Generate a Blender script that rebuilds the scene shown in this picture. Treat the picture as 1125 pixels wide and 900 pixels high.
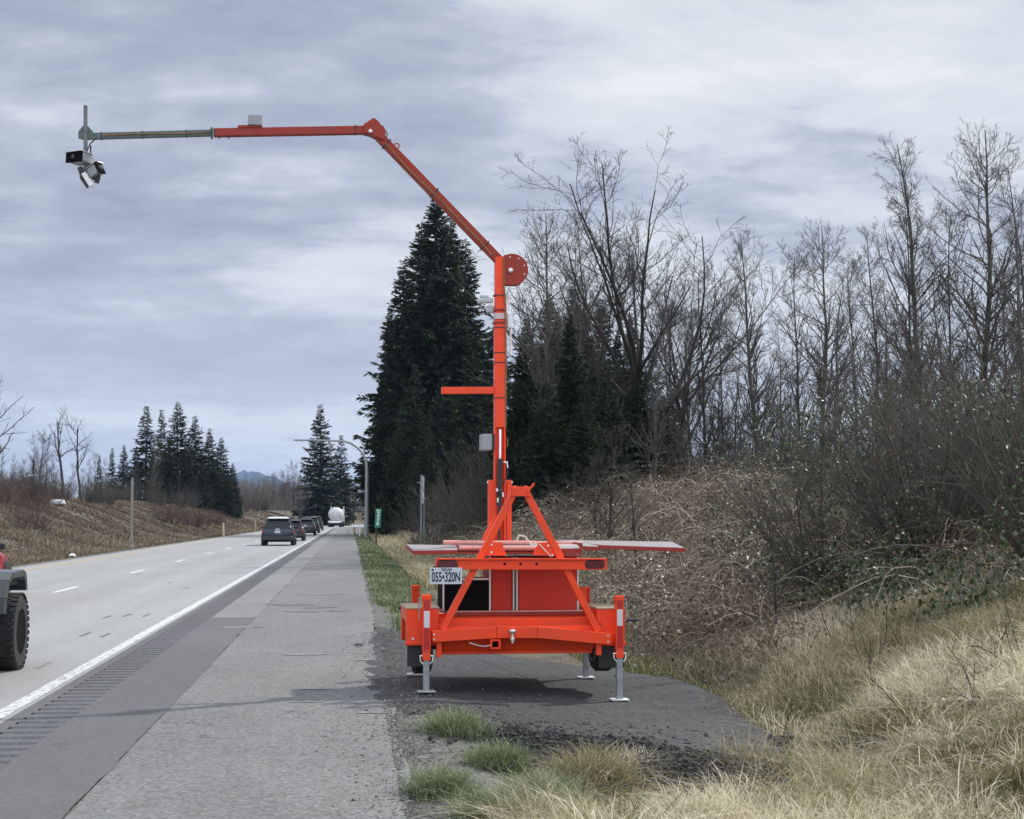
import bpy, math, random
import numpy as np
from mathutils import Vector, Matrix

# ------------------------------------------------------------------ scene, camera, light
for o in list(bpy.data.objects): bpy.data.objects.remove(o, do_unlink=True)
SC = bpy.context.scene
COL = SC.collection
PI = math.pi
CAMZ, FPX, CX, CY = 1.62, 1750.0, 562.5, 450.0
YAW, PITCH = math.atan(0.10119), math.atan(0.068)
cd = bpy.data.cameras.new("camera"); cam = bpy.data.objects.new("camera", cd); COL.objects.link(cam)
cd.sensor_width = 36; cd.lens = FPX / 1125 * 36; cd.clip_start = .1; cd.clip_end = 30000
cam.location = (0, 0, CAMZ); cam.rotation_euler = (PI/2 + PITCH, 0, -YAW)
SC.camera = cam

SUN_EL, SUN_AZ = math.radians(45), math.atan2(.8, .55)      # azimuth from +Y towards +X
sd = bpy.data.lights.new("sun", 'SUN'); sun = bpy.data.objects.new("sun", sd); COL.objects.link(sun)
sd.energy = 3.1; sd.angle = math.radians(1.2); sd.color = (1, .95, .88)
sv = Vector((math.sin(SUN_AZ)*math.cos(SUN_EL), math.cos(SUN_AZ)*math.cos(SUN_EL), math.sin(SUN_EL)))
sun.rotation_euler = sv.to_track_quat('Z', 'Y').to_euler()

W = bpy.data.worlds.new("World"); SC.world = W; W.use_nodes = True
nt = W.node_tree; N = nt.nodes; LK = nt.links; N.clear()
def nd(t, **k):
    n = N.new(t)
    for a, b in k.items(): setattr(n, a, b)
    return n
def mth(op, a, b=None, c=None, tree=None):
    T = tree or nt
    n = T.nodes.new('ShaderNodeMath'); n.operation = op
    for i, v in enumerate((a, b, c)):
        if v is None: continue
        if isinstance(v, (int, float)): n.inputs[i].default_value = v
        else: T.links.new(v, n.inputs[i])
    return n.outputs[0]
SKY_STRENGTH = .12
out = nd('ShaderNodeOutputWorld'); bg = nd('ShaderNodeBackground'); bg.inputs[1].default_value = SKY_STRENGTH
sky = nd('ShaderNodeTexSky', sky_type='NISHITA'); sky.sun_disc = False
sky.sun_elevation = SUN_EL; sky.sun_rotation = SUN_AZ
tc = nd('ShaderNodeTexCoord'); sx = nd('ShaderNodeSeparateXYZ'); LK.new(tc.outputs['Generated'], sx.inputs[0])
zz = mth('ADD', mth('MAXIMUM', sx.outputs[2], 0.0), .24)
cxy = nd('ShaderNodeCombineXYZ')
LK.new(mth('MULTIPLY', mth('DIVIDE', sx.outputs[0], zz), .62), cxy.inputs[0])
LK.new(mth('MULTIPLY', mth('DIVIDE', sx.outputs[1], zz), 1.0), cxy.inputs[1])
def noise(vec, scale, detail, rough, off=0.0, dist=0.0, tree=None):
    T = tree or nt
    n = T.nodes.new('ShaderNodeTexNoise'); n.inputs['Scale'].default_value = scale
    n.inputs['Detail'].default_value = detail; n.inputs['Roughness'].default_value = rough
    n.inputs['Distortion'].default_value = dist
    if off:
        m = T.nodes.new('ShaderNodeVectorMath'); m.operation = 'ADD'; m.inputs[1].default_value = (off, off*.7, off*.3)
        T.links.new(vec, m.inputs[0]); vec = m.outputs[0]
    T.links.new(vec, n.inputs['Vector'])
    return n.outputs['Fac']
n1 = noise(cxy.outputs[0], 1.9, 7, .57, 21.4, .12)
n2 = noise(cxy.outputs[0], 7.5, 6, .62, 9.1, .2)
cl = mth('ADD', mth('MULTIPLY', n1, .66), mth('MULTIPLY', n2, .34))
# brighter cloud to the upper right, where the sun stands behind it
dv = nd('ShaderNodeVectorMath', operation='DOT_PRODUCT'); LK.new(tc.outputs['Generated'], dv.inputs[0]); dv.inputs[1].default_value = sv
cl = mth('ADD', cl, mth('MULTIPLY', mth('MAXIMUM', mth('SUBTRACT', dv.outputs['Value'], .45), 0), .13))
cr = nd('ShaderNodeValToRGB'); LK.new(cl, cr.inputs[0])
el = cr.color_ramp.elements
el[0].position = .37; el[0].color = (.28, .31, .40, 1)
el[1].position = .69; el[1].color = (.72, .735, .77, 1)
for p, c in ((.45, (.345, .38, .465, 1)), (.505, (.42, .462, .54, 1)), (.56, (.56, .595, .645, 1))):
    e = el.new(p); e.color = c
# low sky: a clear pale blue band under the cloud edge
hz = nd('ShaderNodeMapRange'); LK.new(sx.outputs[2], hz.inputs[0])
hz.inputs[1].default_value = .015; hz.inputs[2].default_value = .17; hz.inputs[3].default_value = 1; hz.inputs[4].default_value = 0
mxh = nd('ShaderNodeMix', data_type='RGBA'); LK.new(mth('MULTIPLY', hz.outputs[0], .62), mxh.inputs[0])
LK.new(cr.outputs[0], mxh.inputs[6]); mxh.inputs[7].default_value = (.60, .65, .73, 1)
# extra brightness added overhead and behind the viewer to light the trailer front
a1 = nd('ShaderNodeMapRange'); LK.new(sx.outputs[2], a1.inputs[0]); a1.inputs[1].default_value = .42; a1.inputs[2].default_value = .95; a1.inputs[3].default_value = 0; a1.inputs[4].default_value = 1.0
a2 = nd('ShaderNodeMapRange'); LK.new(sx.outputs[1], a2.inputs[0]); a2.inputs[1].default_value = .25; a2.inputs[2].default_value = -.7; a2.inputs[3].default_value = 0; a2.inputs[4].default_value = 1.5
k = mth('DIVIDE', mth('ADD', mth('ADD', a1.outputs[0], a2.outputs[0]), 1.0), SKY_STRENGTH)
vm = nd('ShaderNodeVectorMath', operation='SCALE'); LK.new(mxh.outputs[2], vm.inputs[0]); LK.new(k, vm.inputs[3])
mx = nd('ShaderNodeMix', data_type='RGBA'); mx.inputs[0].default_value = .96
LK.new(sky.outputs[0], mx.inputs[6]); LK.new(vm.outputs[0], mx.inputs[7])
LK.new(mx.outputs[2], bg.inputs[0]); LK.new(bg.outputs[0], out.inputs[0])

vs = SC.view_settings; vs.view_transform = 'Standard'; vs.look = 'None'; vs.exposure = 0.27; vs.gamma = 1; vs.use_curve_mapping = False
SC.render.engine = 'CYCLES'
SC.cycles.max_bounces = 5; SC.cycles.transparent_max_bounces = 8

# ------------------------------------------------------------------ helpers
_F = Vector((math.sin(YAW)*math.cos(PITCH), math.cos(YAW)*math.cos(PITCH), math.sin(PITCH)))
_R = Vector((math.cos(YAW), -math.sin(YAW), 0)); _U = _R.cross(_F)
def ray(px, py): return _F + _R*((px-CX)/FPX) + _U*((CY-py)/FPX)
def at(px, py, Y):                                    # photo measurement -> real point at distance Y
    d = ray(px, py); t = Y/d.y; return Vector((0, 0, CAMZ)) + d*t
def atg(px, py, z=0):
    d = ray(px, py); t = (z-CAMZ)/d.z; return Vector((0, 0, CAMZ)) + d*t

def tag(o, label=None, cat=None, group=None, kind=None):
    if label: o['label'] = label
    if cat: o['category'] = cat
    if group: o['group'] = group
    if kind: o['kind'] = kind
    return o
def empty(name, loc=(0, 0, 0), rz=0):
    o = bpy.data.objects.new(name, None); COL.objects.link(o); o.location = loc; o.rotation_euler = (0, 0, rz)
    o.empty_display_size = .2
    return o
def copy_tree(o, parent=None):
    c = o.copy(); COL.objects.link(c); c.parent = parent
    for ch in list(o.children): copy_tree(ch, c)
    return c

def npmesh(name, V, Fc, mat, parent=None, smooth=False, tone=None):
    V = np.asarray(V, dtype=np.float32).reshape(-1, 3); Fc = np.asarray(Fc, dtype=np.int32)
    n = Fc.shape[1]; me = bpy.data.meshes.new(name)
    me.vertices.add(len(V)); me.vertices.foreach_set('co', V.ravel())
    me.loops.add(Fc.size); me.loops.foreach_set('vertex_index', Fc.ravel())
    me.polygons.add(len(Fc)); me.polygons.foreach_set('loop_start', np.arange(0, Fc.size, n, dtype=np.int32))
    me.polygons.foreach_set('use_smooth', np.full(len(Fc), smooth))
    if tone is not None:
        a = me.attributes.new('tone', 'FLOAT', 'POINT'); a.data.foreach_set('value', np.asarray(tone, dtype=np.float32))
    me.materials.append(mat); me.update(calc_edges=True)
    o = bpy.data.objects.new(name, me); COL.objects.link(o); o.parent = parent
    return o

class MB:
    def __init__(s): s.v = []; s.f = []
    def add(s, vs, fs):
        b = len(s.v); s.v += [tuple(v) for v in vs]; s.f += [tuple(b+i for i in f) for f in fs]; return s
    def hexa(s, P):                                   # 8 corners: bottom ring then top ring
        return s.add(P, [(3,2,1,0),(4,5,6,7),(0,1,5,4),(1,2,6,5),(2,3,7,6),(3,0,4,7)])
    def box(s, x0, x1, y0, y1, z0, z1):
        return s.hexa([(x0,y0,z0),(x1,y0,z0),(x1,y1,z0),(x0,y1,z0),(x0,y0,z1),(x1,y0,z1),(x1,y1,z1),(x0,y1,z1)])
    def bar(s, p, q, w, d, dep=(0,1,0)):              # rectangular bar; d along dep axis, w across
        p = Vector(p); q = Vector(q); ax = (q-p).normalized(); dp = Vector(dep)
        wd = ax.cross(dp).normalized()*(w/2); dd = wd.cross(ax).normalized()*(d/2)
        R = [-wd-dd, wd-dd, wd+dd, -wd+dd]
        return s.hexa([p+r for r in R]+[q+r for r in R])
    def prism(s, pts, y0, y1):                        # polygon in x-z, extruded along y
        n = len(pts); vs = [(x, y0, z) for x, z in pts]+[(x, y1, z) for x, z in pts]
        return s.add(vs, [tuple(range(n))[::-1], tuple(range(n, 2*n))]+[(i, (i+1) % n, n+(i+1) % n, n+i) for i in range(n)])
    def prismx(s, pts, x0, x1):                       # polygon in y-z, extruded along x
        n = len(pts); vs = [(x0, y, z) for y, z in pts]+[(x1, y, z) for y, z in pts]
        return s.add(vs, [tuple(range(n)), tuple(range(n, 2*n))[::-1]]+[(i, n+i, n+(i+1) % n, (i+1) % n) for i in range(n)])
    def tube(s, pts, r, n=8, caps=True):
        pts = [Vector(p) for p in pts]; rs = r if isinstance(r, (list, tuple)) else [r]*len(pts)
        rings = []; prev = None
        for i, p in enumerate(pts):
            t = (pts[min(i+1, len(pts)-1)]-pts[max(i-1, 0)]).normalized()
            ref = prev if prev is not None else (Vector((0,0,1)) if abs(t.z) < .9 else Vector((0,1,0)))
            a = (ref - t*ref.dot(t)).normalized(); prev = a; b = t.cross(a)
            rings.append([p+(a*math.cos(2*PI*k/n)+b*math.sin(2*PI*k/n))*rs[i] for k in range(n)])
        vs = [v for R in rings for v in R]
        fs = [(i*n+k, i*n+(k+1) % n, (i+1)*n+(k+1) % n, (i+1)*n+k) for i in range(len(pts)-1) for k in range(n)]
        if caps: fs += [tuple(range(n))[::-1], tuple((len(pts)-1)*n+k for k in range(n))]
        return s.add(vs, fs)
    def lathe(s, prof, c, axis='x', n=32, caps=True):            # prof: (radius, along)
        c = Vector(c); vs = []
        for r, h in prof:
            for k in range(n):
                a = 2*PI*k/n; u, w = r*math.cos(a), r*math.sin(a)
                vs.append(c+(Vector((h,u,w)) if axis == 'x' else Vector((w,h,u)) if axis == 'y' else Vector((u,w,h))))
        m = len(prof)
        fs = [(i*n+k, i*n+(k+1) % n, (i+1)*n+(k+1) % n, (i+1)*n+k) for i in range(m-1) for k in range(n)]
        if caps: fs += [tuple(range(n))[::-1], tuple((m-1)*n+k for k in range(n))]
        return s.add(vs, fs)
    def loft(s, rings):
        n = len(rings[0]); vs = [v for R in rings for v in R]
        fs = [(i*n+k, i*n+(k+1) % n, (i+1)*n+(k+1) % n, (i+1)*n+k) for i in range(len(rings)-1) for k in range(n)]
        fs += [tuple(range(n))[::-1], tuple((len(rings)-1)*n+k for k in range(n))]
        return s.add(vs, fs)
    def build(s, name, m, parent=None, bevel=0, smooth=False):
        me = bpy.data.meshes.new(name); me.from_pydata(s.v, [], s.f); me.materials.append(m)
        import bmesh
        bm = bmesh.new(); bm.from_mesh(me); bmesh.ops.recalc_face_normals(bm, faces=bm.faces); bm.to_mesh(me); bm.free()
        if smooth:
            me.polygons.foreach_set('use_smooth', [True]*len(me.polygons))
            me.set_sharp_from_angle(angle=math.radians(38))
        o = bpy.data.objects.new(name, me); COL.objects.link(o); o.parent = parent
        if bevel:
            b = o.modifiers.new('bevel', 'BEVEL'); b.width = bevel; b.segments = 2; b.limit_method = 'ANGLE'; b.angle_limit = math.radians(40)
        return o

def text_part(name, s, size, m, parent, loc, sx=1.0, depth=.001, rot=(PI/2, 0, 0), bold=0.0):
    cu = bpy.data.curves.new(name, 'FONT'); cu.body = s; cu.size = size; cu.align_x = 'CENTER'; cu.align_y = 'CENTER'; cu.extrude = depth; cu.offset = bold
    t = bpy.data.objects.new(name, cu); COL.objects.link(t)
    bpy.context.view_layer.update()
    me = bpy.data.meshes.new_from_object(t.evaluated_get(bpy.context.evaluated_depsgraph_get()))
    bpy.data.objects.remove(t, do_unlink=True)
    me.materials.clear(); me.materials.append(m)
    me.transform(Matrix.Translation(loc) @ Matrix.Rotation(rot[2], 4, 'Z') @ Matrix.Rotation(rot[0], 4, 'X') @ Matrix.Diagonal((sx, 1, 1, 1)))
    o = bpy.data.objects.new(name, me); COL.objects.link(o); o.parent = parent
    return o

# ------------------------------------------------------------------ materials
def newmat(name):
    m = bpy.data.materials.new(name); m.use_nodes = True; t = m.node_tree
    return m, t, t.nodes['Principled BSDF']
def setc(t, sock, v):
    if isinstance(v, (tuple, list)): sock.default_value = (*v, 1) if len(v) == 3 else v
    elif isinstance(v, (int, float)): sock.default_value = v
    else: t.links.new(v, sock)
def coord(t): return t.nodes.new('ShaderNodeTexCoord').outputs['Object']
def ramp(t, fac, stops, interp='LINEAR'):
    r = t.nodes.new('ShaderNodeValToRGB'); t.links.new(fac, r.inputs[0]); e = r.color_ramp.elements; r.color_ramp.interpolation = interp
    e[0].position, e[1].position = stops[0][0], stops[-1][0]
    f = lambda c: (*c, 1) if isinstance(c, tuple) else (c, c, c, 1)
    e[0].color = f(stops[0][1]); e[1].color = f(stops[-1][1])
    for p, c in stops[1:-1]: e.new(p).color = f(c)
    return r.outputs[0]
def mix(t, fac, a, b, mode='MIX'):
    n = t.nodes.new('ShaderNodeMix'); n.data_type = 'RGBA'; n.blend_type = mode
    setc(t, n.inputs[0], fac); setc(t, n.inputs[6], a); setc(t, n.inputs[7], b); return n.outputs[2]
def bump(t, bs, h, strength, dist):
    b = t.nodes.new('ShaderNodeBump'); b.inputs['Strength'].default_value = strength; b.inputs['Distance'].default_value = dist
    t.links.new(h, b.inputs['Height']); t.links.new(b.outputs[0], bs.inputs['Normal'])
def simple(name, col, rough=.5, metal=0.0, var=.12, scale=6, coat=0.0, bmp=0.0, spec=None):
    m, t, b = newmat(name); c = coord(t)
    f = noise(c, scale, 5, .6, 2.0, tree=t)
    lo = tuple(max(0, x*(1-var)) for x in col); hi = tuple(min(1, x*(1+var)) for x in col)
    setc(t, b.inputs['Base Color'], ramp(t, f, [(.3, lo), (.7, hi)]))
    b.inputs['Metallic'].default_value = metal; b.inputs['Coat Weight'].default_value = coat
    setc(t, b.inputs['Roughness'], ramp(t, noise(c, scale*2.3, 4, .6, 5.0, tree=t), [(.3, max(.02, rough-.08)), (.7, min(1, rough+.1))]))
    if spec is not None: b.inputs['Specular IOR Level'].default_value = spec
    if bmp: bump(t, b, noise(c, scale*12, 3, .6, tree=t), .4, bmp)
    return m
def tonemat(name, stops, rough=.8, transl=0.0, spec=.3):
    m, t, b = newmat(name); a = t.nodes.new('ShaderNodeAttribute'); a.attribute_name = 'tone'
    c = ramp(t, a.outputs['Fac'], stops); setc(t, b.inputs['Base Color'], c)
    b.inputs['Roughness'].default_value = rough; b.inputs['Specular IOR Level'].default_value = spec
    if transl:
        tr = t.nodes.new('ShaderNodeBsdfTranslucent'); t.links.new(c, tr.inputs[0]); ms = t.nodes.new('ShaderNodeMixShader'); ms.inputs[0].default_value = transl
        t.links.new(b.outputs[0], ms.inputs[1]); t.links.new(tr.outputs[0], ms.inputs[2])
        t.links.new(ms.outputs[0], t.nodes['Material Output'].inputs[0])
    return m
def asphalt(name, base, speck=.5, stains=.25, cracks=0.0, stretch=1.0, tracks=None, grain=90):
    """worn paving: aggregate grain, long blotches, optional cracks and wheel-track bands"""
    m, t, b = newmat(name); c = coord(t)
    mp = t.nodes.new('ShaderNodeMapping'); mp.inputs['Scale'].default_value = (1, stretch, 1); t.links.new(c, mp.inputs[0])
    big = noise(mp.outputs[0], .55, 6, .62, 1.7, tree=t); mid = noise(mp.outputs[0], 4, 5, .65, 4.2, tree=t)
    g = noise(c, grain*.5, 5, .8, tree=t)
    vo = t.nodes.new('ShaderNodeTexVoronoi'); vo.inputs['Scale'].default_value = grain*.55; t.links.new(c, vo.inputs['Vector'])
    f = mth('ADD', mth('MULTIPLY', mth('SUBTRACT', big, .5, tree=t), stains*2.2, tree=t), mth('MULTIPLY', mth('SUBTRACT', mid, .5, tree=t), stains*1.1, tree=t), tree=t)
    f = mth('ADD', f, mth('MULTIPLY', mth('SUBTRACT', g, .5, tree=t), speck*3.4, tree=t), tree=t)
    f = mth('ADD', f, mth('MULTIPLY', mth('SUBTRACT', vo.outputs['Color'], .5, tree=t), speck*.75, tree=t), tree=t)
    if tracks:
        s_ = t.nodes.new('ShaderNodeSeparateXYZ'); t.links.new(c, s_.inputs[0])
        for cx_, wd, amt in tracks:
            dd = mth('DIVIDE', mth('SUBTRACT', s_.outputs[0], cx_, tree=t), wd, tree=t)
            gs = mth('POWER', 2.718, mth('MULTIPLY', mth('MULTIPLY', dd, dd, tree=t), -1.0, tree=t), tree=t)
            f = mth('ADD', f, mth('MULTIPLY', gs, amt, tree=t), tree=t)
    mul = mth('ADD', f, 1.0, tree=t)
    if cracks:
        v2 = t.nodes.new('ShaderNodeTexVoronoi'); v2.feature = 'DISTANCE_TO_EDGE'; v2.inputs['Scale'].default_value = .55
        wv = t.nodes.new('ShaderNodeVectorMath'); wv.operation = 'ADD'
        nn = t.nodes.new('ShaderNodeTexNoise'); nn.inputs['Scale'].default_value = 2.2; nn.inputs['Detail'].default_value = 5; t.links.new(c, nn.inputs['Vector'])
        t.links.new(c, wv.inputs[0]); t.links.new(nn.outputs['Color'], wv.inputs[1]); t.links.new(wv.outputs[0], v2.inputs['Vector'])
        gate = mth('GREATER_THAN', noise(c, .35, 2, .5, 8, tree=t), .56, tree=t)
        ck = mth('MULTIPLY', mth('LESS_THAN', v2.outputs['Distance'], .006, tree=t), gate, tree=t)
        mul = mth('SUBTRACT', mul, mth('MULTIPLY', ck, cracks, tree=t), tree=t)
    sc_ = t.nodes.new('ShaderNodeVectorMath'); sc_.operation = 'SCALE'; sc_.inputs[0].default_value = base; t.links.new(mth('MAXIMUM', mul, .12, tree=t), sc_.inputs[3])
    if speck > .4:                                     # pale and dark stones showing in the surface
        v3 = t.nodes.new('ShaderNodeTexVoronoi'); v3.inputs['Scale'].default_value = 34; t.links.new(c, v3.inputs['Vector'])
        sp_ = t.nodes.new('ShaderNodeSeparateColor'); t.links.new(v3.outputs['Color'], sp_.inputs[0])
        k_ = ramp(t, sp_.outputs[0], [(0, .45), (.12, 1.0), (.86, 1.0), (1, 1.75)])
        colr = mix(t, mth('MULTIPLY', mth('LESS_THAN', v3.outputs['Distance'], .42, tree=t), .9, tree=t), sc_.outputs[0], mix(t, 1.0, sc_.outputs[0], k_, 'MULTIPLY'))
    else: colr = sc_.outputs[0]
    setc(t, b.inputs['Base Color'], colr); b.inputs['Roughness'].default_value = .85; b.inputs['Specular IOR Level'].default_value = .35
    bump(t, b, g, .5, .006)
    return m

ORANGE = (.88, .062, .009)
M = {}
def paint(name, col, rough):
    m, t, b = newmat(name); c = coord(t)
    f = noise(c, 2.2, 6, .6, 3, tree=t); col2 = tuple(min(1, x*.82+.012) for x in col)
    base = ramp(t, f, [(.35, col2), (.65, col)])
    d = noise(c, 22, 6, .7, 7, tree=t)
    base = mix(t, ramp(t, d, [(.56, 0.0), (.78, .22)]), base, (.24, .13, .09))
    base = mix(t, ramp(t, noise(c, 5, 8, .75, 15, tree=t), [(.57, 0.0), (.72, .30)]), base, (.32, .05, .02))
    base = mix(t, ramp(t, noise(c, 75, 2, .5, 22, tree=t), [(.74, 0.0), (.76, .8)]), base, (.10, .04, .03))
    setc(t, b.inputs['Base Color'], base); setc(t, b.inputs['Roughness'], ramp(t, noise(c, 9, 4, .6, tree=t), [(.3, rough-.1), (.7, rough+.14)]))
    b.inputs['Coat Weight'].default_value = .05; b.inputs['Specular IOR Level'].default_value = .3; b.inputs['Coat Roughness'].default_value = .25
    bump(t, b, noise(c, 60, 3, .6, tree=t), .12, .002)
    return m
M['orange'] = paint('orange_paint', ORANGE, .42)
M['boom_shaded'] = paint('shade_darkened_red_paint', (.30, .027, .012), .55)  # boom red darkened in colour for the shade on its side and underside
M['cabinet'] = paint('red_cabinet_paint', (.52, .024, .008), .6)
M['galv'] = simple('galvanised', (.27, .285, .29), .5, .4, .2, 14)
M['darkgalv'] = simple('dull_galvanised', (.13, .14, .145), .6, .3, .2, 14)
M['alu'] = simple('aluminium_edge', (.62, .60, .58), .4, .5, .1, 9)
M['panelgrey'] = simple('grey_box_paint', (.27, .28, .29), .5, 0, .06, 7)
M['white'] = simple('white_paint', (.76, .77, .77), .4, 0, .06, 5)
M['black'] = simple('black_plastic', (.018, .018, .02), .5, 0, .3, 8)
M['blackpaint'] = simple('black_panel', (.006, .006, .007), .9, 0, .4, 4, spec=.1)
M['rubber'] = simple('tyre_rubber', (.022, .022, .023), .8, 0, .35, 20, bmp=.003)
M['greentube'] = simple('green_grey_tube', (.085, .115, .105), .5, .2, .15, 10)
M['cable'] = simple('brown_cable', (.22, .10, .03), .6, 0, .3, 10)
M['chrome'] = simple('chrome_rod', (.75, .75, .76), .15, 1.0, .04, 5)
M['bolt'] = simple('zinc_bolt', (.66, .65, .62), .35, .7, .1, 30)
M['reflector'] = simple('dark_red_lens', (.085, .004, .008), .18, 0, .2, 30, coat=.5)
M['tape_red'] = simple('red_tape', (.42, .012, .012), .3, 0, .15, 40)
M['tape_silver'] = simple('silver_tape', (.60, .60, .62), .3, .2, .12, 60)
M['solar'] = simple('solar_glass', (.46, .43, .43), .35, 0, .04, 3, coat=.4)
M['platewhite'] = simple('plate_white', (.50, .54, .58), .4, 0, .05, 8)
M['ink'] = simple('plate_ink', (.012, .015, .03), .5, 0, .1, 8)
M['plywood'] = simple('weathered_deck', (.42, .36, .24), .75, 0, .3, 12)
M['strap'] = simple('pale_strap', (.62, .57, .48), .8, 0, .2, 25)

road_m = asphalt('concrete_road', (.262, .263, .260), .26, .20, 0, .12, tracks=[(-3.75, .42, -.06), (-5.45, .42, -.07), (-7.35, .4, -.07), (-9.05, .4, -.06), (-4.6, .25, .04)], grain=60)
sh_m = asphalt('shoulder_asphalt', (.142, .141, .137), .7, .34, .6, .5, grain=60)
band_m = asphalt('smooth_asphalt_band', (.100, .100, .103), .4, .24, .2, .35, grain=70)
light_m = asphalt('pale_patch', (.172, .172, .167), .3, .26, .3, .4)
pad_m = asphalt('millings_pad', (.043, .043, .044), .8, .5, 0, 1, grain=45)
rub_m = simple('black_millings', (.020, .020, .021), .8, 0, .6, 14, bmp=.01)
def linemat(name, col, wear):
    m, t, b = newmat(name); c = coord(t)
    f = noise(c, 18, 6, .75, 3, tree=t)
    setc(t, b.inputs['Base Color'], mix(t, ramp(t, f, [(wear, 1.0), (wear+.12, 0.0)]), col, (.17, .17, .165)))
    b.inputs['Roughness'].default_value = .7; return m
line_w = linemat('white_line', (.56, .57, .56), .40)
line_d = linemat('worn_white_line', (.68, .69, .68), .40)
line_y = linemat('worn_yellow_line', (.62, .42, .16), .44)
patch_m = simple('tar_mark', (.115, .115, .12), .6, 0, .3, 20)
scuff_m = linemat('pale_scuff', (.30, .285, .26), .50)

def groundmat():
    m, t, b = newmat('ground_soil'); c = coord(t)
    n_ = noise(c, .35, 7, .65, 4, tree=t); f = noise(c, 7, 6, .7, 9, tree=t)
    a = ramp(t, n_, [(.36, (.060, .048, .034)), (.5, (.115, .095, .062)), (.64, (.085, .085, .045))])
    g2 = ramp(t, f, [(.3, .45), (.7, 1.4)])
    col = mix(t, 1.0, a, g2, 'MULTIPLY')
    # bare gravel beside the paving
    s_ = t.nodes.new('ShaderNodeSeparateXYZ'); t.links.new(c, s_.inputs[0])
    u = mth('ADD', s_.outputs[0], mth('MULTIPLY', mth('SUBTRACT', noise(c, 1.4, 5, .6, 2, tree=t), .5, tree=t), 1.6, tree=t), tree=t)
    gr = mth('MULTIPLY', mth('LESS_THAN', u, .95, tree=t), mth('GREATER_THAN', s_.outputs[0], -2, tree=t), tree=t)
    gr = mth('MULTIPLY', gr, mth('LESS_THAN', s_.outputs[1], 150, tree=t), tree=t)
    vo = t.nodes.new('ShaderNodeTexVoronoi'); vo.inputs['Scale'].default_value = 45; t.links.new(c, vo.inputs['Vector'])
    vs_ = t.nodes.new('ShaderNodeSeparateColor'); t.links.new(vo.outputs['Color'], vs_.inputs[0])
    grav = mix(t, 1.0, ramp(t, vs_.outputs[0], [(0, (.06, .057, .052)), (1, (.175, .168, .155))]), ramp(t, f, [(.3, .6), (.7, 1.2)]), 'MULTIPLY')
    setc(t, b.inputs['Base Color'], mix(t, gr, col, grav)); b.inputs['Roughness'].default_value = .95
    bump(t, b, mth('ADD', vo.outputs['Distance'], f, tree=t), .7, .02)
    return m
ground_m = groundmat()

# ------------------------------------------------------------------ terrain
def shiftY(Y):
    Y = np.asarray(Y, dtype=float); q = np.clip(Y-230, 0, 200); return q*q/1800 + np.clip(Y-430, 0, None)*.22
rs = np.random.RandomState(7)
_ph = rs.rand(14, 3)*6.28; _fr = [(.9, .7), (1.7, -1.1), (.35, .5), (.22, -.31), (3.1, 2.2), (.08, .05), (.5, 1.3), (2.3, -2.9), (.13, -.09), (4.7, -3.9), (.7, -.2), (1.2, 1.9), (6.1, 5.2), (.05, .11)]
def wob(x, y):
    s = 0
    for i, (a, b) in enumerate(_fr): s = s + np.sin(a*x+b*y+_ph[i, 0])/(1+abs(a)+abs(b))
    return s*.25
def sstep(a, b, x): t = np.clip((x-a)/(b-a), 0, 1); return t*t*(3-2*t)
def height(X, Y):
    X = np.asarray(X, float); Y = np.asarray(Y, float); u = X - shiftY(Y); w = wob(X, Y)
    # right side: shallow ditch, bank, wooded plateau
    near = 1-sstep(11.2, 13.5, Y)
    ditch = -.16*sstep(.3, 2.0, u)*(1-.0*near) - .22*sstep(.7, 2.8, u)*near - .12*sstep(2.9, 3.4, u)*(1-near)*(1-sstep(22, 35, Y))
    foot = 3.7 - .7*sstep(20, 60, Y)
    tb_ = np.clip((u-foot)/7.0, 0, 1); bank = 2.1*tb_*(1.55-.55*tb_)*sstep(0, .12, tb_) + .25*sstep(10, 30, u) + .02*np.clip(u-12, 0, 60)
    r = ditch + bank + w*.30*sstep(foot, foot+3, u) + .03*w*sstep(.5, 1.5, u)
    # left side: bank beyond the far shoulder
    l = 3.1*sstep(0, 1, (-11.4-u)/12) + .018*np.clip(-24-u, 0, 80) + w*.35*sstep(0, 4, -12.5-u)
    h = np.where(u > 0.3, r, np.where(u < -11.0, l, 0)) - .022
    return h
def xs():
    a = [-6000, -3000, -1500, -800, -400, -200, -120, -80, -60]; a += list(np.arange(-50, -11.2, .9)); a += [-11.2, -10.95, -8, -5, -2.6, -.5, .2]
    a += list(np.arange(.3, 5, .16)); a += list(np.arange(5, 14, .4)); a += list(np.arange(14, 40, 1.5)); a += [45, 60, 80, 120, 200, 400, 800, 1500, 3000, 6000]
    return np.array(sorted(a))
def ys():
    a = list(np.arange(-30, 6, 3)); a += list(np.arange(6, 24, .2)); a += list(np.arange(24, 60, .7)); a += list(np.arange(60, 160, 2.5)); a += list(np.arange(160, 460, 6)); a += [480, 520, 600, 750, 1000, 1500, 2200, 3200, 5000, 8000, 12000]
    return np.array(a)
U_, Y_ = np.meshgrid(xs(), ys()); X_ = U_ + shiftY(Y_); Z_ = height(X_, Y_)
nr, nc = U_.shape; I = np.arange(nr*nc).reshape(nr, nc)
Fq = np.stack([I[:-1, :-1], I[:-1, 1:], I[1:, 1:], I[1:, :-1]], -1).reshape(-1, 4)
tag(npmesh('ground', np.stack([X_, Y_, Z_], -1), Fq, ground_m, smooth=True), kind='structure')

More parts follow.
